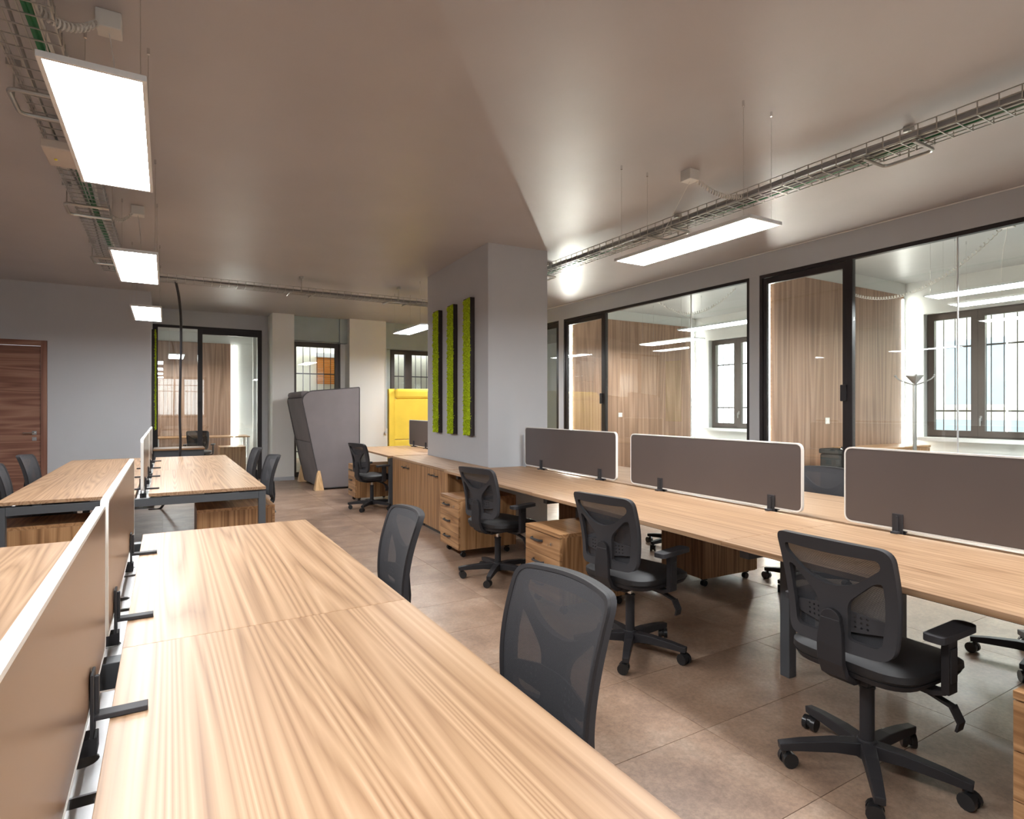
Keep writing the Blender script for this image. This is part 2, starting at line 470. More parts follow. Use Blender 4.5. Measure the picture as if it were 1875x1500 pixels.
hm = MB().box(-0.026, 0.026, -0.008, 0, -0.026, 0.026).cyl((0, 0, 0), (0, -0.05, 0), 0.009).cyl((0.008, -0.05, 0), (-0.125, -0.05, 0), 0.0085)
hm.build('door_handle', 'chrome', d1, (-1.625, WY + 0.008, 1.035), smooth=True)
MB().box(-0.026, 0.026, -0.008, 0, -0.026, 0.026).cyl((0, -0.008, 0), (0, -0.016, 0), 0.012).build('lock_plate', 'chrome', d1, (-1.625, WY + 0.008, 0.945))

# front wall behind the viewer, with a daylight window
wf = struct('wall_front', 'grey wall behind the viewer with a window')
FX0, FX1, FZ0, FZ1 = -0.35, 1.5, 1.0, 2.7
box('wall_panel', 'wall_grey', -4.1, FX0, -3.2, -3.05, 0, H, wf)
box('wall_panel', 'wall_grey', FX1, 9.8, -3.2, -3.05, 0, H, wf)
box('wall_panel', 'wall_grey', FX0, FX1, -3.2, -3.05, 0, FZ0, wf)
box('wall_panel', 'wall_grey', FX0, FX1, -3.2, -3.05, FZ1, H, wf)

def window_unit(name, label, w, z0, z1, sashes, handle_at=None, grille=True, gy=0.16, bars=None):
    """built in local x (0..w), facing -y; sashes = list of (x0,x1); grille stands outside at +y"""
    r = struct(name, label)
    f = 0.05
    for a in ((0, f, z0, z1), (w - f, w, z0, z1)):
        box('window_frame', 'window_frame', a[0], a[1], 0, 0.07, a[2], a[3], r, 0.003)
    box('window_frame', 'window_frame', f, w - f, 0, 0.07, z1 - f, z1, r, 0.003)
    box('window_frame', 'window_frame', f, w - f, 0, 0.07, z0, z0 + f, r, 0.003)
    for i, (a, b) in enumerate(sashes):
        st = 0.075
        m = MB()
        m.box(a, a + st, -0.02, 0.05, z0 + 0.02, z1 - 0.02).box(b - st, b, -0.02, 0.05, z0 + 0.02, z1 - 0.02)
        m.box(a + st, b - st, -0.02, 0.05, z0 + 0.02, z0 + 0.1).box(a + st, b - st, -0.02, 0.05, z1 - 0.1, z1 - 0.02)
        so = m.build('sash', 'window_frame', r, bevel=0.004)
        box('pane', 'glass_window', a + st, b - st, 0.012, 0.02, z0 + 0.1, z1 - 0.1, so)
        if handle_at is not None and i == handle_at[0]:
            hz = handle_at[1]; hx = (a + st / 2) if handle_at[2] == 0 else (b - st / 2)
            MB().box(hx - 0.013, hx + 0.013, -0.028, -0.02, hz - 0.035, hz + 0.035).cyl((hx, -0.02, hz), (hx, -0.055, hz), 0.008).tube([(hx, -0.055, hz + 0.005), (hx, -0.06, hz - 0.02), (hx, -0.055, hz - 0.1)], 0.009, 8).build('window_handle', 'zinc_dark', so, smooth=True)
    if grille:
        m = MB()
        n = max(3, round(w / 0.14))
        for i in range(n + 1):
            x = w * i / n
            m.cyl((x, gy, z0 - 0.05), (x, gy, z1 + 0.05), 0.007, 6)
        for z in (bars or [z0 + 0.12, (z0 + z1) / 2 + 0.25, z1 - 0.35]):
            m.box(0, w, gy - 0.004, gy + 0.004, z - 0.012, z + 0.012)
        m.build('window_grille', 'iron', r, smooth=True)
    return r
w9 = window_unit('window_9', 'brown framed window behind the viewer', FX1 - FX0, FZ0, FZ1, [(0.02, 0.9), (0.9, 1.83)])
w9.location = (FX1, -3.05, 0); w9.rotation_euler = (0, 0, math.pi)

# right wall: header, piers, glazed openings
X0 = 6.03; X1 = 6.15; FT = 2.95
wr = struct('wall_right', 'grey wall of the glazed offices')
box('wall_header', 'wall_grey', X0, X1, -3.05, 12.45, FT, H, wr)
for a, b in ((4.48, 4.617), (8.43, 8.58), (10.4, 12.45), (-3.05, 0.4)):
    box('wall_pier', 'wall_grey', X0, X1, a, b, 0, FT, wr)
box('shadow_trim', 'wall_white', X0 - 0.008, X0 - 0.0005, -3.0, 11.9, H - 0.012, H - 0.002, wr)
FB = (X0 + 0.004, X0 + 0.064)
def glazing(name, label, y0, y1, door, joints, lock=None):
    """y0<y1; door = (ya,yb) leaf zone inside the opening"""
    r = struct(name, label)
    bw = 0.04
    b = lambda n, ya, yb, za, zb, m='black_frame', xa=FB[0], xb=FB[1], bev=0.002, par=None: box(n, m, xa, xb, ya, yb, za, zb, par or r, bev)
    b('frame_head', y0, y1, FT - bw, FT - 0.0005)
    b('frame_post', y0, y0 + bw, 0, FT - bw); b('frame_post', y1 - bw, y1, 0, FT - bw)
    b('frame_sill', y0 + bw, y1 - bw, 0, 0.06)
    da, db = door
    post = da - 0.055 if da > y0 + 0.1 else None
    if post is not None: b('frame_post', post, da, 0.06, FT - bw)
    lf = MB(); s = 0.05
    lf.box(-0.02, 0.02, da, da + s, 0.07, FT - bw - 0.005).box(-0.02, 0.02, db - s, db, 0.07, FT - bw - 0.005)
    lf.box(-0.02, 0.02, da + s, db - s, FT - bw - 0.005 - 0.07, FT - bw - 0.005).box(-0.02, 0.02, da + s, db - s, 0.07, 0.15)
    leafo = lf.build('door_leaf', 'black_frame', r, (X0 + 0.036, 0, 0), bevel=0.002)
    box('pane', 'glass', -0.005, 0.005, da + s, db - s, 0.15, FT - bw - 0.075, leafo)
    if lock is not None:
        box('lock_reader', 'plastic_black', -0.055, -0.02, lock - 0.03, lock + 0.035, 1.46, 1.63, leafo, 0.008)
    if post is not None:
        js = [y0 + bw] + joints + [post]
        for i in range(len(js) - 1):
            box('pane', 'glass', X0 + 0.03, X0 + 0.042, js[i] + 0.003, js[i + 1] - 0.003, 0.06, FT - bw, r)
        for j in joints:
            box('glass_joint', 'white_steel', X0 + 0.028, X0 + 0.044, j - 0.004, j + 0.004, 0.06, FT - bw, r)
    return r
glazing('window_1', 'black framed glass front with door, middle office', 4.617, 8.43, (7.36, 8.39), [5.555], 7.385)
glazing('window_2', 'black framed glass front with door, nearest office', 0.4, 4.48, (3.45, 4.44), [1.45, 2.481], 3.475)
glazing('window_3', 'black framed glass front of the office beyond the column', 8.58, 10.4, (8.62, 9.6), [], None)

# partitions inside the offices, panelled in wood, with vertical light strips
def partition(name, label, ya, yb, xa, xb):
    r = struct(name, label)
    box('partition_core', 'room_white', xa, xb, ya, yb, 0, H, r)
    box('wood_panel', 'panel_z', xa + 0.05, xb - 0.1, ya - 0.018, ya - 0.0005, 0, 3.03, r)
    return r
partition('wall_middle', 'wood panelled partition of the nearest office', 4.482, 4.615, X1, 9.36)
partition('wall_beyond', 'wood panelled partition of the middle office', 8.432, 8.578, X1, 9.36)
def strip(label, x, y, z0, z1, mat='strip_glow'):
    t = thing('light_strip', label, 'light strip', (x, y, 0), 0, 'vertical light strips')
    box('strip_channel', 'white_steel', -0.025, 0.025, 0.012, 0.018, z0, z1, t)
    box('strip_diffuser', mat, -0.02, 0.02, -0.004, 0.0115, z0 + 0.01, z1 - 0.01, t)
    return t
strip('glowing vertical light strip beside the glass door of the nearest office', 6.175, 4.462, 0.05, 2.88)
strip('glowing vertical light strip beside the glass door of the middle office', 6.175, 8.412, 0.05, 2.88)
strip('glowing light strip at the window end of the nearest office', 9.235, 4.462, 0.05, 2.98, 'strip_dim')
strip('glowing light strip at the window end of the middle office', 9.235, 8.412, 0.05, 2.98, 'strip_dim')

# outer (street side) wall of the offices, X = 9.36 inner face, with windows
XW = 9.34
ww = struct('wall_window', 'pale outer wall of the glazed offices')
wins = [(2.55, 4.24, 0.98, 2.73), (6.42, 8.1, 1.0, 2.74)]
def wwbox(y0, y1, z0, z1): box('wall_panel', 'room_white', XW, XW + 0.3, y0, y1, z0, z1, ww)
wwbox(-3.05, 2.55, 0, H); wwbox(4.24, 6.42, 0, H); wwbox(8.1, 17.2, 0, H)
for y0, y1, z0, z1 in wins:
    wwbox(y0, y1, 0, z0); wwbox(y0, y1, z1, H)
w4 = window_unit('window_4', 'brown double window with iron grille in the nearest office', 1.69, 0.98, 2.73, [(0.02, 0.62), (0.62, 1.67)], (1, 1.25, 0), bars=[1.35, 2.25])
w4.location = (XW + 0.1, 4.24, 0); w4.rotation_euler = (0, 0, R(-90))
w5 = window_unit('window_5', 'brown double window with iron grille in the middle office', 1.68, 1.0, 2.74, [(0.02, 0.62), (0.62, 1.66)], (1, 1.3, 0), bars=[1.4, 2.25])
w5.location = (XW + 0.1, 8.1, 0); w5.rotation_euler = (0, 0, R(-90))
sbox('trim_1', 'white_steel', (XW - 0.12, XW + 0.09, 2.55, 4.3, 0.93, 0.979), 'white window sill in the nearest office')
sbox('trim_2', 'white_steel', (XW - 0.12, XW + 0.09, 6.42, 8.15, 0.95, 0.999), 'white window sill in the middle office')

# far wall: office glass, piers, french window, second window
wb = struct('wall_back', 'far wall with white piers and windows')
box('wall_header', 'wall_grey', -0.34, 1.74, 12.45, 12.6, 2.92, H, wb)
box('wall_pier', 'wall_grey', 1.635, 1.74, 12.45, 12.6, 0, 2.92, wb)
box('white_pier', 'wall_white', 1.755, 2.15, 11.95, 12.62, 0, H, wb)
box('white_pier', 'wall_white', 3.22, 3.985, 11.95, 12.62, 0, H, wb)
box('white_pier', 'wall_white', 5.55, 6.03, 11.95, 12.62, 0, H, wb)
box('wall_panel', 'wall_white', 2.15, 3.22, 12.32, 12.6, 2.73, H, wb)
box('wall_panel', 'wall_white', 3.985, 5.55, 12.32, 12.6, 2.68, H, wb)
box('wall_panel', 'wall_white', 3.985, 5.55, 12.32, 12.6, 0, 0.95, wb)
box('wall_panel', 'shutter_box', 3.985, 4.2, 12.33, 12.6, 0.95, 2.68, wb)
box('wall_panel', 'wall_white', 3.13, 3.22, 12.3, 12.6, 0, 2.73, wb)
box('shutter_box', 'shutter_box', 2.151, 3.06, 12.13, 12.319, 2.735, H, wb)
box('shutter_box', 'shutter_box', 3.064, 3.219, 12.1, 12.319, 2.72, H, wb)
box('shutter_box', 'shutter_box', 3.99, 5.55, 12.1, 12.319, 2.66, H, wb)
box('baseboard', 'wall_grey', 1.752, 2.153, 11.935, 11.949, 0, 0.07, wb)
box('baseboard', 'wall_grey', 3.217, 3.988, 11.935, 11.949, 0, 0.07, wb)
w6 = window_unit('window_6', 'brown french window behind the grey sofa booth', 0.97, 0.005, 2.73, [(0.02, 0.95)], None, gy=0.2, bars=[0.5, 1.35, 2.1])
w6.location = (2.155, 12.36, 0)
w7 = window_unit('window_7', 'brown double window behind the yellow sofa booth', 1.34, 0.96, 2.67, [(0.02, 0.42), (0.42, 1.32)], None, gy=0.2, bars=[1.3, 2.1])
w7.location = (4.205, 12.36, 0)
# far office glass front
r = struct('window_8', 'black framed glass front of the far office')
GY = 12.46
for a, b, z0, z1 in ((-0.2, 1.635, 2.87, 2.9195), ):
    box('frame_head', 'black_frame', a, b, GY, GY + 0.06, z0, z1, r, 0.002)
for a, b in ((-0.2, -0.12), (1.56, 1.635), (0.52, 0.6)):
    box('frame_post', 'black_frame', a, b, GY, GY + 0.06, 0, 2.87, r, 0.002)
box('pane', 'glass', -0.12, 0.52, GY + 0.03, GY + 0.042, 0.0, 2.87, r)
box('frame_rail', 'black_frame', 0.6, 1.56, GY, GY + 0.06, 2.78, 2.87, r, 0.002)
box('pane', 'glass', 0.6, 1.56, GY + 0.03, GY + 0.042, 0.0, 2.78, r)
box('lock_reader', 'plastic_black', 0.53, 0.575, GY - 0.03, GY - 0.0005, 1.38, 1.52, r, 0.005)
# far office shell
wfar = struct('wall_far', 'walls of the far office')
box('wood_panel', 'panel_z', -0.34, 1.38, 15.96, 15.979, 0, 2.97, wfar)
box('wall_panel', 'room_white', -0.34, 2.6, 15.98, 16.1, 0, H, wfar)
box('wall_panel', 'room_white', -0.46, -0.34, 12.6, 16.1, 0, H, wfar)
box('wall_panel', 'room_white', 1.93, 2.05, 12.63, 13.3, 0, H, wfar)
box('wall_panel', 'room_white', 1.93, 2.05, 13.3, 15.98, 0, 0.95, wfar)
box('wall_panel', 'room_white', 1.93, 2.05, 13.3, 15.98, 2.75, H, wfar)
strip('glowing light strip in the far office', 1.46, 15.95, 0.05, 2.95, 'strip_dim')
w10 = window_unit('window_10', 'window with white bars in the far office', 2.6, 0.95, 2.75, [(0.02, 0.9), (0.9, 1.7), (1.7, 2.58)], (1, 1.5, 0))
w10.location = (1.95, 15.9, 0); w10.rotation_euler = (0, 0, R(-90))
for yy in (13.6, 14.3, 15.0):
    box('window_mullion', 'room_white', 1.78, 1.93, yy, yy + 0.12, 0, H, wfar)

# column
cx, cy = rw(0.93, 6.69)
co = MB().box(-0.38, 0.38, -0.97, 0.97, 0, H).build('column', 'wall_grey', None, (cx, cy, 0), -RA)
co['kind'] = 'structure'; co['label'] = 'grey painted square column with moss panels'

# ================================================================== FURNITURE
def bench(label, loc, rotz, rows, ys, end_legs, mid_legs, gap, dm=None):
    """rows: list of (x0,x1) desktops across; ys: module seams along y; end_legs: y of flush end frames; mid_legs: (y list, inset)"""
    t = thing('bench_desk', label, 'desk', loc, rotz, 'bench desks')
    xs0 = min(r[0] for r in rows); xs1 = max(r[1] for r in rows)
    for (a, b) in rows:
        for i in range(len(ys) - 1):
            box('desktop', 'oak_y', a, b, ys[i] + 0.0008, ys[i + 1] - 0.0008, D - 0.024, D, t, 0.0012)
            # spacers that carry the top above the frame
    zb0, zb1 = D - 0.094, D - 0.036
    for y, s in end_legs:            # s=+1: frame lies inside (towards +y)
        ya, yb = (y, y + 0.055) if s > 0 else (y - 0.055, y)
        box('cross_beam', 'desk_steel', xs0 + 0.056, xs1 - 0.056, ya, yb, zb0, zb1, t, 0.002)
        for x in (xs0, xs1 - 0.055):
            box('leg', 'desk_steel', x, x + 0.055, ya, yb, 0.0, zb1, t, 0.003)
        for x in (xs0 + 0.2, xs1 - 0.25, (xs0 + xs1) / 2 - 0.15, (xs0 + xs1) / 2 + 0.12):
            box('spacer', 'dark_steel', x, x + 0.05, ya + 0.01, yb - 0.01, zb1, D - 0.0245, t)
    ml, inset = mid_legs
    for y in ml:
        box('cross_beam', 'desk_steel', xs0 + 0.12, xs1 - 0.12, y - 0.0275, y + 0.0275, zb0, zb1 + 0.011, t, 0.002)
        for x in (xs0 + inset, xs1 - inset - 0.055):
            box('leg', 'desk_steel', x, x + 0.055, y - 0.0275, y + 0.0275, 0.0, zb0 - 0.0005, t, 0.003)
    for (a, b) in rows:              # rails along the desk
        for x in (a + 0.1, b - 0.14):
            box('rail', 'dark_steel', x, x + 0.04, ys[0] + 0.06, ys[-1] - 0.06, D - 0.055, D - 0.0245, t)
    if gap:
        g0, g1 = gap
        zt = 0.672
        for i in range(len(ys) - 1):
            a, b = ys[i] + 0.09, ys[i + 1] - 0.09
            n = int((b - a) / 0.42)
            for k in range(n):
                p, q = a + (b - a) * k / n + 0.02, a + (b - a) * (k + 1) / n - 0.02
                outer = [(g0, p), (g1, p), (g1, q), (g0, q)]
                cxm, cym = (g0 + g1) / 2, p + (q - p) * 0.28
                circ = [(cxm + 0.03 * math.cos(w * math.pi / 8), cym + 0.03 * math.sin(w * math.pi / 8)) for w in range(16)]
                slot = [(cxm + 0.035, q - 0.09), (cxm + 0.042, q - 0.09), (cxm + 0.042, q - 0.06), (cxm + 0.035, q - 0.06)]
                slot2 = [(cxm - 0.035, q - 0.04), (cxm - 0.028, q - 0.04), (cxm - 0.028, q - 0.03), (cxm - 0.035, q - 0.03)]
                MB().plate([outer, circ, slot, slot2], lambda x, y, s: (x, y, zt + s), 0.003).build('cable_duct', 'duct_steel', t)
            MB().box(g0 - 0.002, g0, a, b, zt, zt + 0.03).box(g1, g1 + 0.002, a, b, zt, zt + 0.03).box(g0 - 0.02, g1 + 0.02, a - 0.01, b + 0.01, zt - 0.06, zt - 0.057).build('duct_flange', 'zinc_dark', t)
    return t
bench('large oak topped bench desk in the left foreground', (0, 0, 0), 0, [(-1.0, -0.19), (-0.10, 0.70)], [0.235, 1.893, 3.55],
      [(3.55, -1)], ([1.893, 0.4], 0.3), (-0.205, -0.085))
bench('oak topped bench desk in front of the walnut door', (0, 0, 0), 0, [(-1.0, -0.195), (-0.11, 0.715)], [5.22, 7.12, 9.05],
      [(5.22, 1), (9.05, -1)], ([7.12], 0.3), (-0.205, -0.095))
bench('long oak topped bench desk in front of the glazed offices', (2.2445, 0, 0), -RA, [(0.0, 0.925), (0.975, 1.9)], [0.26, 1.95, 3.80, 5.635],
      [], ([1.915, 3.80, 5.57], 0.42), (0.89, 1.01))
bench('far oak topped desk behind the column with a screen', (2.2445, 0, 0), -RA, [(0.02, 0.93), (0.98, 1.85)], [7.72, 9.75], [(7.72, 1), (9.75, -1)], ([], 0.3), None)

def screen(label, loc, rotz, L, z0, z1, clamps, mat, group, side=(-1, 1), rad=0.045, foot=0.04):
    """stands along local y from 0 to L"""
    t = thing('desk_screen', label, 'screen', loc, rotz, group)
    o = rounded([(0, z0), (L, z0), (L, z1), (0, z1)], rad, 6)
    i = rounded([(0.008, z0 + 0.008), (L - 0.008, z0 + 0.008), (L - 0.008, z1 - 0.008), (0.008, z1 - 0.008)], rad - 0.007, 6)
    MB().plate([o, i], lambda a, b, s: (-0.0095 + s, a, b), 0.019).build('edge_trim', 'screen_edge', t)
    i2 = rounded([(0.009, z0 + 0.009), (L - 0.009, z0 + 0.009), (L - 0.009, z1 - 0.009), (0.009, z1 - 0.009)], rad - 0.008, 6)
    MB().plate([i2], lambda a, b, s: (-0.0085 + s, a, b), 0.017).build('panel', mat, t)
    for c in clamps:
        m = MB()
        for s in side:
            x = 0.0105
            xs = lambda q: s * q
            def bx(a, b, *r): m.box(min(xs(a), xs(b)), max(xs(a), xs(b)), *r)
            bx(x, x + 0.006, c - 0.026, c + 0.026, D - 0.03, D + 0.1)
            bx(x + 0.006, x + 0.014, c - 0.006, c + 0.006, D + 0.004, D + 0.09)
            bx(x, x + foot, c - 0.016, c + 0.016, D + 0.0015, D + 0.012)
        m.box(-0.022, 0.022, c - 0.022, c + 0.022, D - 0.065, D - 0.03)
        m.build('clamp', 'plastic_grey', t, bevel=0.0015)
    return t
GL = 'screens on the left bench desks'
screen('nearest taupe desk screen, painted with the desk reflection, on the foreground bench', (-0.143, 0.33, 0), 0, 1.525, 0.757, 1.135, [0.35, 1.16], 'screen_painted_reflection', GL, (1, -1), 0.035, 0.1)
screen('second taupe desk screen, painted with the desk reflection, at the far half of the foreground bench', (-0.143, 1.93, 0), 0, 1.55, 0.757, 1.135, [0.21, 1.13], 'screen_painted_reflection', GL, (1, -1), 0.035, 0.1)
screen('taupe desk screen, painted with the desk reflection, at the near half of the bench by the walnut door', (-0.153, 5.26, 0), 0, 1.75, 0.757, 1.15, [0.24, 1.22], 'screen_painted_reflection', GL, (1, -1), 0.035, 0.1)
screen('taupe desk screen, painted with the desk reflection, at the far half of the bench by the walnut door', (-0.153, 7.18, 0), 0, 1.7, 0.757, 1.15, [0.2, 1.15], 'screen_painted_reflection', GL, (1, -1), 0.035, 0.1)
GR = 'taupe screens on the long bench desk'
screen('taupe desk screen nearest the right edge, on the long bench', rg(0.95, 0.33), -RA, 1.60, 0.757, 1.172, [0.3, 1.313], 'screen_taupe', GR)
screen('middle taupe desk screen on the long bench', rg(0.95, 2.19), -RA, 1.59, 0.757, 1.175, [0.215, 1.229], 'screen_taupe', GR)
screen('taupe desk screen next to the grey column', rg(0.95, 3.97), -RA, 1.62, 0.757, 1.18, [0.235, 1.266], 'screen_taupe', GR)
screen('small taupe desk screen in front of the yellow booth', rg(0.955, 8.6), -RA, 1.1, 0.757, 1.19, [0.25, 0.85], 'screen_taupe', GR)

def pedestal(label, loc, rotz, w=0.46, dp=0.6, casters=True, group='wooden drawer pedestals'):
    """front faces local -x at x=0; y from -w/2 to w/2"""
    t = thing('drawer_pedestal', label, 'drawer unit', loc, rotz, group)
    zb, zt = 0.075, 0.55
    m = MB().box(0.02, dp, -w / 2, -w / 2 + 0.018, zb, zt - 0.025).box(0.02, dp, w / 2 - 0.018, w / 2, zb, zt - 0.025)
    m.box(dp - 0.018, dp, -w / 2 + 0.0185, w / 2 - 0.0185, zb, zt - 0.025).box(0.02, dp - 0.019, -w / 2 + 0.0185, w / 2 - 0.0185, zb, zb + 0.018)
    m.build('carcass', 'oak_z', t, bevel=0.001)
    box('top_panel', 'oak_edge', 0.0, dp, -w / 2, w / 2, zt - 0.0245, zt, t, 0.0015)
    zs = [zb + 0.002, zb + 0.15, zb + 0.298, zt - 0.028]
    for i in range(3):
        d = box('drawer', 'oak_h', 0.0, 0.0195, -w / 2 + 0.001, w / 2 - 0.001, zs[i] + 0.0015, zs[i + 1] - 0.0015, t, 0.001)
        zc = (zs[i] + zs[i + 1]) / 2 + 0.02 - d.location.z
        yo = 0.06 if i == 2 else 0.04
        MB().tube([(-0.0098, -0.07 + yo, zc), (-0.03, -0.055 + yo, zc), (-0.034, yo, zc), (-0.03, 0.055 + yo, zc), (-0.0098, 0.07 + yo, zc)], 0.009, 6).build('handle', 'dark_steel', d, smooth=True)
        if i == 2:
            MB().cyl((-0.0098, -0.13, zc), (-0.02, -0.13, zc), 0.011, 12).box(-0.045, -0.02, -0.132, -0.128, zc - 0.006, zc + 0.006).build('lock', 'chrome', d)
    for x in (0.07, dp - 0.07):
        for y in (-w / 2 + 0.06, w / 2 - 0.06):
            MB().cyl((x, y - 0.016, 0.024), (x, y - 0.005, 0.024), 0.024, 14).cyl((x, y + 0.005, 0.024), (x, y + 0.016, 0.024), 0.024, 14).box(x - 0.018, x + 0.018, y - 0.018, y + 0.018, 0.05, zb - 0.0005).build('caster', 'caster', t, smooth=True)
    return t
pedestal('wooden three drawer pedestal nearest the column, beside the cabinets', rg(-0.15, 5.12), -RA)
pedestal('wooden drawer pedestal between two swivel chairs, seen from its drawer side', rg(-0.15, 3.40), -RA)
pedestal('wooden drawer pedestal under the far side of the long bench, back panel showing', rg(1.755, 3.41), -RA + math.pi)
pedestal('wooden drawer pedestal deep under the long bench near the column', rg(1.755, 5.0), -RA + math.pi)
pedestal('wooden drawer pedestal cut off by the right edge', rg(-0.115, 0.51), -RA)
pedestal('wooden drawer pedestal at the near right leg of the bench by the door', (0.82, 5.68, 0), math.pi)
pedestal('wooden drawer pedestal at the near left leg of the bench by the door', (-1.06, 5.55, 0), 0)
pedestal('wooden drawer pedestal behind the farthest swivel chair by the grey booth', rg(-0.25, 8.75), -RA)

def cabinet(label, u0, u1):
    t = thing('low_cabinet', label, 'cabinet', rg(0.05, (u0 + u1) / 2), -RA, 'low cabinets below the column')
    w = u1 - u0 - 0.003; dp = 0.49
    m = MB().box(0.02, dp, -w / 2, -w / 2 + 0.018, 0.05, D - 0.025).box(0.02, dp, w / 2 - 0.018, w / 2, 0.05, D - 0.025)
    m.box(dp - 0.01, dp, -w / 2 + 0.018, w / 2 - 0.018, 0.05, D - 0.025).box(0.02, dp, -w / 2 + 0.018, w / 2 - 0.018, 0.05, 0.07)
    m.build('carcass', 'oak_z', t)
    box('plinth', 'dark_steel', 0.04, dp - 0.02, -w / 2 + 0.01, w / 2 - 0.01, 0, 0.0495, t)
    box('top_panel', 'oak_y', 0, dp, -w / 2, w / 2, D - 0.0245, D, t, 0.0012)
    for s in (-1, 1):
        y0, y1 = (-w / 2 + 0.0015, -0.0015) if s < 0 else (0.0015, w / 2 - 0.0015)
        d = box('door', 'oak_z', 0.0, 0.0195, y0, y1, 0.052, D - 0.028, t, 0.001)
        hy = -s * ((y1 - y0) / 2 - 0.075); hz = D - 0.1 - d.location.z
        MB().tube([(-0.0098, hy - 0.06, hz), (-0.03, hy - 0.05, hz), (-0.034, hy, hz), (-0.03, hy + 0.05, hz), (-0.0098, hy + 0.06, hz)], 0.007, 6).build('handle', 'dark_steel', d, smooth=True)
        if s < 0: MB().cyl((-0.0098, hy + 0.045, hz + 0.02), (-0.018, hy + 0.045, hz + 0.02), 0.009, 10).build('lock', 'chrome', d)
    return t
cabinet('low two door wooden cabinet adjoining the long bench', 5.66, 6.5)
cabinet('low two door wooden cabinet farther from the long bench', 6.5, 7.66)

